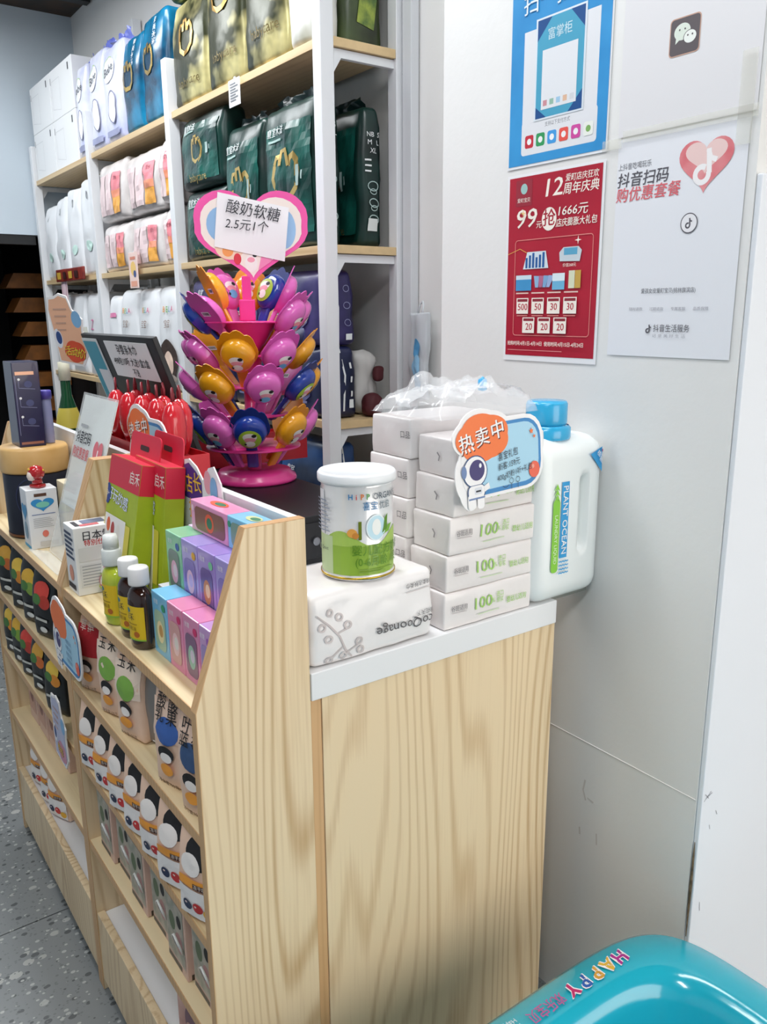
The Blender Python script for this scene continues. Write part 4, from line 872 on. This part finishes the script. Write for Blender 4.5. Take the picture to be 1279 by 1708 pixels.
# clear carrier bag gathered over the packs
FILM = M('#F4F6F8', .12, alpha=.28, spec=.9); FILM2 = M('#F2F4F6', .15, alpha=.4, spec=.9)
t = thing('plastic_bag', 'crumpled clear plastic bag gathered on top of the tissue packs', 'plastic bag', (.93, 1.08, 1.30))
def bagf(u, v):
    x = -.1+.23*u; y = -.085+.19*v; e = max(abs(u-.5), abs(v-.5))*2
    hz = .05+.012*math.sin(u*9)+.03*noise.noise(Vector((u*4, v*4, 2)))+.016*noise.noise(Vector((u*11, v*11, 5)))
    return Vector((x+.01*noise.noise(Vector((u*6, v*6, 9))), y, .025+max(0, hz)*(1-e**3)))
MB().grid(bagf, 30, 26, FILM).build('film', t, True)
def hnd(sx, ph):
    def f(u, v):
        a = math.pi*u; r = .058
        return Vector((sx+r*math.cos(a)*1.25+.008*noise.noise(Vector((u*5, v*4, ph))), .01+.05*(v-.5)+.012*noise.noise(Vector((u*7, v*3, ph+3))), .04+.028*math.sin(a)+.006*noise.noise(Vector((u*9, v*6, ph))))) 
    return f
MB().grid(hnd(-.03, 1), 22, 6, FILM2).build('handle', t, True); MB().grid(hnd(.09, 4), 22, 6, FILM2).build('handle', t, True)
MB().lathe([(0, 0), (.008, .002), (.008, .02), (.0, .026)], M('#3FA9DE', .3), 12, Matrix.Translation((.07, .0, .056)), False).build('blue_clip', t, True)
bubble_sign('blue cloud price sign with astronaut in front of the tissue packs', (.932, .957, 1.268), (-R(3), R(-2), R(2)), .94, True)
# laundry jug
JUG = M('#EEF2F1', .25, spec=.5)
def jfn(p, a, b, c):
    zz = p.z/.303
    if zz > .9: k = (zz-.9)/.1; f = 1-.12*k**1.7; p.x = (p.x+.02)*f-.02; p.y *= 1-.25*k**1.7
    gx = abs(p.x-.028)/.011; gz = max(0, abs(p.z-.16)-.05)/.02
    if gx < 1 and gz < 1: p.y *= 1-.75*(1-gx*gx)*(1-gz*gz)
    return p
t = thing('laundry_jug', 'translucent white laundry liquid jug with blue cap by the wall', 'jug', (1.112, 1.012, WZ))
s = Shape(.178, .108, .303, r=.03, n=26, puff=.003, fn=jfn); MB().shape(s, JUG).build('jug_body', t, True)
CAPB = M('#35B4E6', .25, trans=.15, coat=.3)
T = Matrix.Translation((-.018, 0, .296))
MB().lathe([(0, 0), (.043, 0), (.044, .003), (.044, .02), (.04, .024)], CAPB, 40, T, False).lathe([(.04, .0225), (.032, .026), (.032, .028)], CAPB, 40, T, False).build('collar', t, True)
MB().lathe([(0, .025), (.0355, .025), (.037, .029), (.037, .062), (.034, .067), (0, .067)], CAPB, 40, T, False).build('cap', t, True)
p = Print(s.front(), sub=4, base=.0015)
JB = M('#2E9BD6', .45); JG = M('#86C93A', .45)
p.rect(-.033, .085, -.014, .225, JB); p.text('PLANT OCEAN', -.0235, .155, .0175, PAPER, rot=-90, bold=.02, wd=.125); p.rrect(-.054, .06, -.037, .195, .007, JG); p.text('LAUNDRY LIQUID', -.0455, .122, .0105, M('#E4F2D0', .5), rot=-90, wd=.09)
for k in range(3): p.poly([(-.046, .224-.009*k), (-.053, .21-.009*k), (-.046, .215-.009*k), (-.039, .21-.009*k)], JG)
for k in range(4): p.stroke([(-.036+.0035*i, .078-.007*k+.0015*(i % 2)) for i in range(8)], .0022, JB)
p.poly([(.036, .268), (.078, .279), (.075, .232)], JB); p.text('植物', .064, .263, .011, PAPER, rot=-38, wd=.024); p.text('精华', .069, .252, .009, PAPER, rot=-38, wd=.02); p.disc(.071, .272, .004, .003, M('#B04A7A', .5))
p.build(t)
# cash drawer and candy stand
t = thing('cash_drawer', 'black cash drawer under the pink candy stand', 'cash drawer', (.855, 1.77, WZ))
MB().bbox(-.175, .175, -.34, .33, 0, .104, M('#121316', .45), .004).build('case', t); MB().bbox(-.16, .16, -.343, -.3405, .012, .09, M('#1A1B1E', .5), .001).build('drawer_front', t); MB().lathe([(.009, 0), (.009, .004), (.006, .006)], M('#8A8D92', .3, .9), 16, Matrix.Translation((0, -.344, .05)) @ Matrix.Rotation(R(90), 4, 'X')).build('lock', t)
SX, SY, SZ = .935, 1.852, 1.0805
HOTP = M('#EE3F97', .3, sss=.1, coat=.2)
stand = thing('candy_stand', 'pink tiered candy stand with heart sign on the worktop', 'display stand', (SX, SY, SZ), rot=(0, 0, R(-28)))
MB().lathe([(0, 0), (.104, 0), (.106, .004), (.104, .012), (.092, .02), (.09, .026), (.02, .028), (0, .028)], HOTP, 56, None, False).build('base', stand, True)
MB().lathe([(.018, .026), (.018, .40), (0, .40)], HOTP, 20, None, False).build('column', stand, True)
for z, r in ((.085, .118), (.165, .09), (.235, .078), (.31, .07), (.39, .108)):
    MB().lathe([(.016, z), (r, z), (r, z+.004), (.016, z+.004)], HOTP, 44, None, False).build('tier_disc', stand, True)
MB().lathe([(.018, .315), (.04, .34), (.07, .389)], HOTP, 36, None, False).lathe([(.018, .24), (.03, .3), (.018, .31)], HOTP, 30, None, False).build('funnel', stand, True)
MB().bbox(-.019, .019, -.019, .019, .394, .445, HOTP, .003).build('socket', stand); MB().bbox(-.011, .011, -.006, .006, .44, .50, HOTP, .002).build('sign_stem', stand)
HZ = .587
hp = [(x, z) for x, z in heart_pts(.018, HZ, .268, .215, 48, .28)]
hb = MB(); hb.prism(hp, -.006, .006, M('#F25BA8', .3, coat=.3)); hs = hb.build('heart_sign', stand)
p = Print(lambda u, v, o: Vector((u, -.006-o, v)))
p.heart(.018, HZ, .238, .185, M('#F3E3DC', .4), .28); p.disc(-.052, HZ+.03, .035, .04, M('#8FB4DC', .4)); p.disc(.095, HZ+.02, .028, .045, M('#9DC0E6', .4)); p.disc(-.035, HZ-.02, .035, .03, M('#F0CDB6', .4)); p.disc(-.04, HZ-.03, .013, .013, M('#EF9A5A', .4)); p.disc(-.018, HZ-.048, .009, .013, M('#D83A4A', .4)); p.poly([(.04, HZ-.035), (.075, HZ-.025), (.06, HZ-.055), (.03, HZ-.075)], M('#F28AB8', .4)); p.disc(.014, HZ-.058, .015, .02, M('#F4E9E8', .4)); p.disc(.014, HZ-.05, .009, .006, M('#F0A0B4', .4)); p.disc(.023, HZ-.04, .005, .004, INK)
p.build(hs)
nt_ = MB().grid(lambda u, v: Vector((-.064+.165*u+.014*(v-.5), -.0085-.006*math.sin(v*2.5)*u, HZ-.02+.122*v-.034*u)), 8, 8, M('#EFEAEE', .6)).build('note_card', hs)
p = Print(lambda u, v, o: Vector((u, -.0155-o, v)))
p.text('酸奶软糖', .024, HZ+.058, .034, TX, rot=-10, shear=.1, wd=.125); p.text('2.5元1个', .008, HZ+.026, .028, TX, rot=-6, shear=.15, wd=.1); p.build(hs, 'note_writing')
# candies
CC = {'yellow': ('#F2A81E', '#F0E6DC', '#E59AA8'), 'pink': ('#E36BC0', '#F2E9EE', '#6FB8E4'), 'blue': ('#1F3E9C', '#A5C83C', '#F3E6E6')}
def make_candy(color):
    b, p1, p2 = CC[color]; bm = M(b, .22, coat=.5); bk = M({'yellow': '#D98F14', 'pink': '#CF55AC', 'blue': '#182F78'}[color], .35)
    t = thing('candy_spoon', 'x', 'candy'); hc = .125
    out = []
    for i in range(36):
        a = 2*math.pi*i/36; x = .048*math.cos(a); z = hc+.056*math.sin(a)
        if math.sin(a) > .45: z += .009*abs(math.cos(a*4.5))+.004
        if math.sin(a) < 0: x *= 1-.35*(-math.sin(a))**1.5
        out.append((x, z))
    MB().prism(out, -.001, .0012, bk).build('backing', t)
    MB().bbox(-.014, .014, -.010, .001, 0, hc-.03, bm, .005).build('handle', t)
    vs = []
    def dome(u, v):
        a = 2*math.pi*u; r = math.sin(v*math.pi/2); 
        return Vector((.041*r*math.cos(a)*(1-.15*max(0, -math.sin(a))), -.001-.03*math.cos(v*math.pi/2)**.6, hc-.004+.048*r*math.sin(a)))
    bl = MB().grid(dome, 24, 8, bm, None, True).build('blister', t, True)
    dm = lambda u, v, o: Vector((u, -.001-(.03+o)*math.sqrt(max(.02, 1-(u/.041)**2-((v-hc+.004)/.048)**2))**.6, v))
    p = Print(dm, base=.0012, step=.0002)
    if color == 'blue': p.disc(0, hc-.008, .027, .03, M(p1, .4), 22, rings=4)
    w = M('#F4EFEC', .4)
    p.disc(0, hc+.002, .017, .012, w, 16, rings=3); p.disc(0, hc-.006, .014, .008, M('#EFA0B0', .4), 14, rings=2); p.disc(0, hc-.02, .012, .011, M(p2, .4) if color == 'pink' else w, 14, rings=2); p.disc(.01, hc+.007, .006, .005, INK, 10); p.disc(-.011, hc-.02, .003, .004, INK, 8)
    p.build(bl)
    p = Print(lambda u, v, o: Vector((-u, .0012+o, v))); p.rect(-.016, hc-.005, .016, hc+.008, PAPER); [p.rect(-.013+.0035*k, hc-.002, -.011+.0035*k, hc+.006, INK) for k in range(8)]; p.build(t, 'barcode')
    return t
protos = {}
TIER = {1: ('top', .352, .03, 27), 2: ('second', .315, .035, 40), 3: ('third', .232, .04, 42), 4: ('fourth', .158, .05, 42), 5: ('bottom', .045, .052, 36)}
CANDY = [(1, -72, 'yellow', 1, 'leaning far left with its barcode showing'), (1, 176, 'yellow', 1, 'right behind the pole'), (1, 132, 'blue', 1, 'right of the pole'), (1, 88, 'pink', 0, 'at the right edge'), (1, -140, 'pink', 1, 'hidden behind the pole on the left'),
 (2, -92, 'blue', 0, 'outermost at left'), (2, -118, 'yellow', 0, 'at the back left'), (2, -55, 'pink', 1, 'left with its barcode showing'), (2, 58, 'pink', 0, 'front right'), (2, 84, 'pink', 0, 'outermost at right'), (2, 140, 'yellow', 0, 'at the back right'), (2, -165, 'blue', 0, 'at the back'),
 (3, -78, 'pink', 0, 'outermost at left'), (3, -62, 'pink', 0, 'second from left'), (3, -12, 'yellow', 0, 'facing the front'), (3, 34, 'pink', 0, 'front right'), (3, 78, 'yellow', 0, 'at the right edge'), (3, 130, 'blue', 0, 'at the back right'), (3, -130, 'yellow', 0, 'at the back left'), (3, 178, 'pink', 0, 'at the back'),
 (4, -82, 'pink', 0, 'outermost at left'), (4, -36, 'yellow', 0, 'front left'), (4, 13, 'pink', 0, 'facing the front'), (4, 60, 'blue', 0, 'front right'), (4, 86, 'yellow', 0, 'at the right edge'), (4, 140, 'pink', 0, 'at the back right'), (4, -140, 'blue', 0, 'at the back left'),
 (5, -88, 'blue', 0, 'outermost at left'), (5, -68, 'blue', 0, 'second from left'), (5, -38, 'pink', 0, 'front left'), (5, -3, 'blue', 0, 'facing the front'), (5, 46, 'yellow', 0, 'front right'), (5, 84, 'pink', 0, 'at the right edge'), (5, 135, 'yellow', 0, 'at the back right'), (5, -135, 'pink', 0, 'at the back left')]
for tier, phi, colr, rev, pos in CANDY:
    nm, z, r, tilt = TIER[tier]; az = R(-117+phi)
    d = Vector((math.cos(az), math.sin(az), 0)); loc = Vector((SX, SY, SZ+z)) + d*r
    up = d*math.sin(R(tilt)) + Vector((0, 0, math.cos(R(tilt)))); front = d*math.cos(R(tilt)) - Vector((0, 0, math.sin(R(tilt))))
    if rev: front = -front
    yv = -front; xv = yv.cross(up)
    rot = Matrix((xv, yv, up)).transposed().to_euler(); lab = colr + ' spoon candy, ' + nm + ' tier of the pink stand, ' + pos
    if colr not in protos:
        o = make_candy(colr); protos[colr] = o; o.location = loc; o.rotation_euler = rot; o['label'] = lab; o['group'] = 'spoon-shaped candies on the stand'
    else: dup(protos[colr], loc, rot, lab, 'spoon-shaped candies on the stand')
# red candy boxes
REDB = M('#C4202E', .4)
t = thing('candy_tray', 'long red cardboard tray behind the pink candy stand', 'candy tray', (.97, 2.075, 1.081))
b = MB().box(-.2, .235, -.03, -.028, 0, .085, REDB).box(-.2, .235, .028, .03, 0, .085, REDB).box(-.2, -.198, -.028, .028, 0, .085, REDB).box(.233, .235, -.028, .028, 0, .085, REDB).box(-.198, .233, -.028, .028, 0, .002, REDB); b.build('tray', t)
p = Print(lambda u, v, o: Vector((u, -.03-o, v))); p.text('QQ', -.16, .045, .05, CREAM); p.build(t)
t = thing('candy_box', 'red display box of egg-shaped candies behind the white panel', 'candy box', (.617, 1.69, WZ))
MB().box(-.038, -.036, -.2, .2, 0, .25, REDB).box(.036, .038, -.2, .2, 0, .25, REDB).box(-.036, .036, -.2, -.198, 0, .25, REDB).box(-.036, .036, .198, .2, 0, .25, REDB).box(-.036, .036, -.198, .198, 0, .235, REDB).build('box', t)
p = Print(lambda u, v, o: Vector((-.038-o, -u, v))); p.text('CC', .05, .2, .06, CREAM); p.text('CC', -.1, .2, .06, CREAM); p.build(t)
RC = M('#C9232F', .2, coat=.5); RW2 = M('#E4D9DA', .3)
first = None
for k in range(9):
    row = k % 2; loc = (.602+.03*row, 1.865-.042*k, WZ+.2355); lab = 'glossy red egg-shaped candy with loop, ' + ORD[k] + ' from the left in the red box'
    if first is None:
        first = thing('egg_candy', lab, 'candy', loc, FACE_ROOM-20, 'egg-shaped red candies in the red box')
        MB().lathe([(0, 0), (.016, .008), (.027, .035), (.031, .065), (.029, .09), (.02, .108), (.009, .116), (0, .118)], RC, 24, None, False, 1, .75).build('shell', first, True)
        MB().lathe([(.0322*math.sin(a), .05+.03*math.cos(a)) for a in (R(170), R(150), R(120), R(90), R(60), R(30), R(10))], RW2, 20, Matrix.Translation((-.009, -.0045, 0)), False, .72, .6).build('white_half', first, True)
        MB().tube([(-.004, 0, .112), (-.005, 0, .13), (0, 0, .142), (.005, 0, .13), (.004, 0, .112)], .0028, M('#7A1A26', .4), 6).build('loop', first, True)
    else: dup(first, loc, (0, 0, R(FACE_ROOM-20+rnd.uniform(-25, 25))), lab)
# monitor seen from behind, leaning towards the shop floor
MH = .365; lean = math.atan2(.12, .35)
t = thing('monitor', 'black monitor seen from behind with notices taped on', 'monitor', (.742, 1.925, 1.10), rot=(lean, 0, R(FACE_ROOM)))
MON = M('#17181B', .5)
MB().bbox(-.25, .25, 0, .012, 0, MH, MON, .002).build('back_shell', t); MB().box(-.24, .24, .0122, .0135, .012, MH-.012, M('#1C2026', .15)).build('screen', t)
MB().bbox(-.03, .03, .014, .034, -.02, .16, MON, .003).build('stand_neck', t)
ms = thing('notice', 'white handwritten card taped on the right of monitor back', 'notice', (0, 0, 0)); ms.matrix_world = Matrix.Translation((.742, 1.925, 1.10)) @ Matrix.Rotation(R(FACE_ROOM), 4, 'Z') @ Matrix.Rotation(lean, 4, 'X')
MB().box(-.075, .205, -.003, -.001, .265, .352, PAPER).build('card', ms)
p = Print(lambda u, v, o: Vector((u, -.003-o, v))); p.text('孕婴亲水巾', .065, .332, .026, INK, bold=.015, shear=.1, wd=.13); p.text('498包10听 大送1盒2盒', .065, .303, .022, INK, bold=.015, shear=.1, wd=.23); p.text('不送', .075, .278, .02, INK, bold=.015); p.build(ms)
bs = thing('notice', 'blue and white payment leaflet taped on the left of monitor back', 'notice', (0, 0, 0)); bs.matrix_world = ms.matrix_world.copy()
MB().box(-.246, -.13, -.003, -.001, .13, .355, M('#E4EAEC', .5)).build('card', bs)
p = Print(lambda u, v, o: Vector((u, -.003-o, v))); p.rect(-.24, .14, -.137, .348, M('#3FA0B8', .5)); p.rect(-.205, .138, -.134, .275, M('#E6E9EE', .5)); p.rect(-.195, .145, -.145, .16, GR); p.build(bs)
kraft_sign('orange cut-out activity sign taped to the left edge of monitor', (.613, 2.236, 1.452), (lean*.5, 0, R(-66)), .98, '#EDB795', '#D9502E', '活动价', '#F2D23C', .03)
t = thing('green_bottle', 'green glass bottle standing behind the monitor left edge', 'bottle', (.627, 2.372, WZ))
MB().lathe([(0, 0), (.034, 0), (.036, .004), (.036, .19), (.03, .24), (.014, .3), (.013, .345)], M('#1E5A34', .1, trans=.3), 28, None, False).build('glass', t, True); MB().lathe([(0, .34), (.0155, .34), (.0155, .39), (0, .392)], M('#C9C6B0', .4), 20, None, False).build('cap', t, True); MB().lathe([(.0365, .21), (.031, .242), (.024, .265)], M('#C9B84A', .4), 28, None, False).build('neck_label', t, True)

# ================================================================ POSTERS ON THE WALL
def poster(name, label, cat, y0, y1, z0, z1, body, deco, curl=.004, off=.0015, yshift=0):
    w, h = y0-y1, z1-z0      # sizes in the layout's own units; the sheet is KP times that
    t = thing(name, label, cat, (XP-off, (y0+y1)/2*KP, CAM_H+(z0-CAM_H)*KP), FACE_ROOM)
    mb = MB(); mb.grid(lambda u, v: Vector(((u-.5)*w*KP, 0, v*h*KP)), 6, 12, body).build('sheet', t, True)
    p = Print(lambda u, v, o: Vector((u*KP, -o, v*KP)), sub=1, base=.0004, step=.00004); deco(p, w, h); p.build(t)
    return t
PB = M('#3C9BD8', .35, c2='#2F8CCB', vscale=8)
def dp_blue(p, w, h):
    LT = M('#E3E4E8', .4); DB = M('#1D4F8C', .35)
    p.rect(-.105, .07, .117, .291, LT); p.rrect(-.106, .026, .12, .1, .008, LT); p.text('支持以下支付方式', .005, .0845, .011, M('#6A6E76', .5), wd=.075)
    for k, c in enumerate(('#C8283C', '#2E9A5A', '#3F9CE0', '#E8554A', '#D04AA0', '#EDEFE8')): x = -.094+.0355*k; p.rrect(x, .041, x+.027, .069, .005, M(c, .4)); p.disc(x+.0135, .055, .007, .007, M('#F2F2F2', .4) if k < 5 else M('#7FB060', .4), 12)
    # smaller leaflet taped over it
    p.rect(-.068, .096, .08, .309, M('#DDE6EE', .35)); p.rect(-.063, .1, .075, .305, M('#4BA3C4', .35)); p.poly([(-.063, .305), (-.02, .305), (-.063, .262)], DB); p.poly([(.075, .305), (.035, .305), (.075, .262)], DB); p.poly([(-.063, .1), (-.03, .1), (-.063, .125)], DB); p.poly([(.075, .1), (.035, .1), (.075, .14)], DB)
    p.text('富掌柜', .004, .269, .026, M('#CDE6EE', .5), wd=.07); p.rect(-.046, .117, .058, .241, M('#E4E6EA', .35))
    for k, c in enumerate(('#C98A94', '#8FB8A4', '#9CC4E0', '#E0B89A', '#D6D8DC')): p.rect(-.04+.02*k, .124, -.028+.02*k, .136, M(c, .5))
    p.text('扫一扫付', -.01, .345, .05, M('#E4EEF4', .4), bold=.02)
poster('poster', 'bright blue payment poster at the top left of the wall', 'poster', 1.545, 1.243, 1.825, 2.33, M('#E8E9EC', .35), lambda p, w, h: (p.rect(-w*.485, h*.012, w*.485, h, PB), dp_blue(p, w, h)))
CRM = M('#A81D33', .35, c2='#B82338', vscale=5)
def dp_red(p, w, h):
    p.rect(-w*.475, h*.03, w*.475, h*.985, CRM); P2 = M('#F6EDE2', .45)
    p.text('12', -.001, .396, .055, P2, bold=.03, shear=.12, wd=.05); p.text('爱町店庆狂欢', .084, .412, .018, P2, bold=.02, shear=.12, wd=.095); p.text('周年庆典', .083, .388, .027, P2, bold=.03, shear=.12, wd=.103)
    p.rrect(-.12, .365, -.066, .425, .004, M('#9A2A3A', .4)); p.disc(-.093, .404, .011, .012, M('#9CC4C0', .5)); p.text('爱町宝贝', -.093, .378, .011, P2, wd=.042)
    p.text('99', -.082, .334, .06, P2, bold=.03, shear=.12, wd=.066); p.text('元', -.041, .318, .018, P2, bold=.02); p.disc(-.009, .329, .023, .026, P2); p.text('抢', -.009, .329, .04, CRM, bold=.03); p.text('1666元', .061, .342, .027, P2, bold=.03, shear=.12, wd=.086); p.text('店庆膨胀大礼包', .074, .3165, .02, P2, bold=.03, shear=.12, wd=.12)
    p.stroke(rrect_pts(-.116, .062, .126, .287, .008), .0018, M('#E08A84', .5), True); p.stroke([(-.14, h*.585), (-.1, h*.61), (-.07, h*.58)], .0015, M('#E8B25A', .5))
    p.poly([(-.088, h*.5), (-.005, h*.5), (-.015, h*.59), (-.075, h*.59)], M('#D6E2EA', .5)); [p.rect(-.08+.011*k, h*.505, -.073+.011*k, h*(.56+.012*(k % 3)), M('#1F5A9C', .5)) for k in range(6)]
    p.poly([(.03, h*.53), (.09, h*.525), (.095, h*.58), (.085, h*.6), (.04, h*.6), (.028, h*.575)], M('#C9D4DA', .5)); p.rect(.042, h*.56, .082, h*.595, M('#5AA6C8', .5)); p.text('价值268元', .06, h*.508, .009, P2)
    p.rect(-.11, h*.385, -.058, h*.465, M('#3F93C8', .5)); p.rect(-.11, h*.445, -.058, h*.468, M('#CFE2EC', .5)); [p.poly([(-.045+.012*k, h*.4), (-.035+.012*k, h*.4), (-.033+.016*k, h*.46), (-.05+.016*k, h*.462)], M(('#8FB4D6', '#B86A8C', '#7FA8D0', '#9CB0D8')[k], .5)) for k in range(4)]
    p.rect(.01, h*.385, .048, h*.47, M('#DCEAF0', .5)); p.rect(.01, h*.385, .048, h*.43, M('#6DB4D8', .5)); p.rect(.06, h*.39, .078, h*.48, M('#D9DDC0', .5)); p.rect(.079, h*.39, .096, h*.48, M('#C9A24A', .5))
    for k in range(4): p.rect(-.108+.052*k, h*.368, -.066+.052*k, h*.375, M('#E8C9BE', .5))
    for k, v in enumerate(('500', '50', '30', '30')): p.rect(-.105+.051*k, h*.26, -.065+.051*k, h*.345, P2); p.rect(-.102+.051*k, h*.325, -.068+.051*k, h*.34, M('#8C2A36', .5)); p.text(v, -.084+.051*k, h*.295, .0225, M('#B8283C', .5), bold=.03); p.rect(-.103+.051*k, h*.247, -.067+.051*k, h*.252, M('#E08A84', .5))
    for k in range(3): p.rect(-.082+.051*k, h*.155, -.042+.051*k, h*.24, P2); p.rect(-.079+.051*k, h*.22, -.045+.051*k, h*.235, M('#8C2A36', .5)); p.text('20', -.06+.051*k, h*.188, .0235, M('#B8283C', .5), bold=.03)
    p.text('抢购时间:4月1日-4月14日  使用时间:4月15日-4月24日', -.008, .042, .0115, P2, bold=.03, wd=.245); p.rect(-.13, h*.058, .05, h*.062, M('#D98A8A', .5))
    p.poly(star_pts(.085, h*.63, .01, .25, 4), P2); p.poly(star_pts(-.09, h*.795, .009, .25, 4), M('#F0D08A', .5))
poster('poster', 'crimson anniversary sale poster with white border on the wall', 'poster', 1.542, 1.243, 1.373, 1.811, M('#EDEDEF', .4), dp_red, .012)
GREY = M('#55525A', .5); PKR = M('#DE6A72', .45)
def dp_white(p, w, h):
    p.text('上抖音吃喝玩乐', -.104, .389, .014, M('#7A7A80', .5), wd=.083); p.text('抖音扫码', -.082, .361, .031, GREY, bold=.025, shear=.12, wd=.125); p.text('购优惠套餐', -.068, .3315, .031, PKR, bold=.03, shear=.12, wd=.156)
    p.heart(.062, .366, .118, .1, M('#EBA0A2', .4, c2='#D8606A', vscale=14)); p.heart(.062, .382, .09, .06, M('#F0CFCB', .4))
    note(p, .064, .366, .066, M('#F6F2F2', .5))
    p.disc(.036, .264, .0195, .0195, GREY); p.disc(.036, .264, .0175, .0175, M('#EDEBEE', .5)); note(p, .036, .264, .02, GREY)
    p.text('爱孩女皮爱町宝贝(桃林旗滨店)', -.002, .135, .0115, M('#6E6E74', .5), wd=.13); [p.text(('随时退款', '过期退款', '专属客服', '品质保障')[k], -.078+.052*k, .0985, .0075, M('#A5A5AC', .5), wd=.034) for k in range(4)]
    note(p, -.042, .058, .018, GREY); p.text('抖音生活服务', .013, .0585, .0165, GREY, wd=.086); p.text('记 录 美 好 生 活', .008, .0436, .0075, M('#B0B0B6', .5), wd=.08)
def note(p, x, y, s, mat):
    p.ring(x-.12*s, y-.22*s, .22*s, .22*s, .16*s, mat, 22, 60, 380); p.stroke([(x+.12*s, y-.2*s), (x+.06*s, y+.48*s)], .16*s, mat); p.stroke([(x+.04*s, y+.45*s), (x+.14*s, y+.22*s), (x+.34*s, y+.14*s)], .15*s, mat)
poster('poster', 'white flyer with pink heart and music note emblem on the wall', 'poster', 1.212, .915, 1.397, 1.842, M('#E9EAEF', .45), dp_white, .004)
def dp_chat(p, w, h):
    p.rrect(-.043, h*.28, .025, h*.28+.068, .008, M('#C9A08C', .5)); p.rrect(-.041, h*.28+.002, .023, h*.28+.066, .007, M('#5A5256', .5))
    y = h*.28+.038; p.disc(-.015, y+.004, .018, .015, M('#DDE6DA', .5)); p.poly([(-.028, y-.004), (-.018, y-.008), (-.029, y-.016)], M('#DDE6DA', .5)); p.disc(.003, y-.008, .015, .0125, M('#5A5256', .5)); p.disc(.003, y-.008, .0135, .0112, M('#EEF2EC', .5))
    for x, yy in ((-.021, .008), (-.009, .008), (-.002, -.005), (.008, -.005)): p.disc(x, y+yy, .0018, .0018, M('#5A5256', .5), 8)
poster('poster', 'white laminated chat payment sheet above the heart flyer', 'poster', 1.215, .905, 1.846, 2.3, M('#E8E6E8', .3, coat=.3), dp_chat, .0)
# clear tape strips
TAPE = M('#E9E8DC', .15, alpha=.22)
for y, z, w, h, lab in ((1.05, 1.846, .3, .022, 'clear tape strip across the top of the heart flyer'), (.925, 1.87, .03, .16, 'yellowed clear tape beside the chat payment sheet'), (1.228, 1.835, .05, .02, 'short clear tape joining blue poster and heart flyer')):
    t = thing('tape_strip', lab, 'tape', (XP-.0045, y*KP, CAM_H+(z-CAM_H)*KP), FACE_ROOM); MB().box(-w/2*KP, w/2*KP, -.0002, .0002, -h/2*KP, h/2*KP, TAPE).build('film', t)
# hanging clear bag by the wall post
t = thing('hanging_bag', 'clear bag with blue print hanging from the wall beside rack', 'plastic bag', (1.466, 1.845, 1.25), FACE_ROOM)
s = Shape(.075, .018, .24, r=.006, n=10, seal=.3, wr=.008, seed=4, ws=22, puff=.004); MB().shape(s, M('#DDE3E8', .2, alpha=.75)).build('bag_body', t, True)
p = Print(s.front(), sub=3, base=.004); p.disc(0, .14, .014, .03, M('#5AA0D0', .4), rings=3); p.disc(.004, .09, .016, .035, M('#8FC0E0', .4), rings=3); p.disc(.006, .05, .015, .02, M('#4A94C8', .4), rings=3); p.build(t)
MB().tube([(-.01, 0, .236), (-.008, .006, .262), (0, .01, .272), (.008, .006, .262), (.01, 0, .236)], .003, M('#D9DEE2', .3), 6).build('hanging_loop', t, True)

# ================================================================ BABY TUB IN THE FOREGROUND
t = thing('baby_bathtub', 'glossy turquoise plastic baby bathtub in the lower right corner', 'bathtub', (.658, .378, 0))
TUB = M('#22AFC6', .16, coat=.4, spec=.6)
def sring(cx, cy, rx, ry, z, n=96, e=7.0):
    P = []
    for i in range(n):
        a = 2*math.pi*i/n; c, q = math.cos(a), math.sin(a)
        P.append((cx+rx*math.copysign(abs(c)**(2/e), c), cy+ry*math.copysign(abs(q)**(2/e), q), z))
    return P
rings = [sring(0, 0, .36, .26, 0), sring(0, 0, .40, .29, .05), sring(0, 0, .455, .335, .34), sring(0, 0, .462, .345, .352), sring(0, 0, .512, .388, .372), sring(0, 0, .515, .392, .385), sring(0, 0, .512, .389, .398), sring(0, 0, .498, .374, .412), sring(0, 0, .46, .335, .42), sring(0, 0, .438, .314, .418), sring(0, 0, .42, .297, .405), sring(0, 0, .408, .285, .38), sring(0, 0, .375, .255, .1), sring(0, 0, .34, .225, .06), sring(0, 0, .1, .08, .055)]
n = 96; vs = [v for r_ in rings for v in r_]; fs = []
for j in range(len(rings)-1):
    for i in range(n): k = (i+1) % n; fs.append((j*n+i, j*n+k, (j+1)*n+k, (j+1)*n+i))
fs.append(tuple(range(n-1, -1, -1))); fs.append(tuple((len(rings)-1)*n+i for i in range(n)))
MB().add(vs, fs, TUB).build('tub_shell', t, True)
def tmap(u, v, o):      # on the far rim, reads from the wall side
    return Vector((u, .335+v, .4195+o+.0012-max(0, v)**2*4.0))
p = Print(tmap, base=.0012, step=.0001)
for k, (ch, c) in enumerate((('H', '#B02A8C'), ('A', '#E2B33A'), ('P', '#D9A03A'), ('P', '#2E5FB0'), ('Y', '#C42A6A'))):
    p.text(ch, .35-.03*k, .004, .036, M('#F2F0F4', .4), rot=180, bold=.2); p.text(ch, .35-.03*k, .004, .036, M(c, .4), rot=180, bold=.07)
p.text('欢乐宝贝', .17, .004, .026, M('#B85A9A', .4), rot=180, bold=.02, wd=.075)
for k in range(3): p.text('Happy baby bath', .075, .016-.013*k, .012, M('#D9E6EE', .4), rot=180)
p.build(t, 'rim_print')
# power lead by the foot of the counter
t = thing('cable', 'small coil of black cable on the floor behind the counter end', 'cable', (1.14, 1.0, .006))
MB().tube([(.025*math.cos(a*.5)-.001*a, .025*math.sin(a*.5), .004*(a % 5)) for a in range(0, 26)], .005, BLACK, 6).build('lead', t, True)
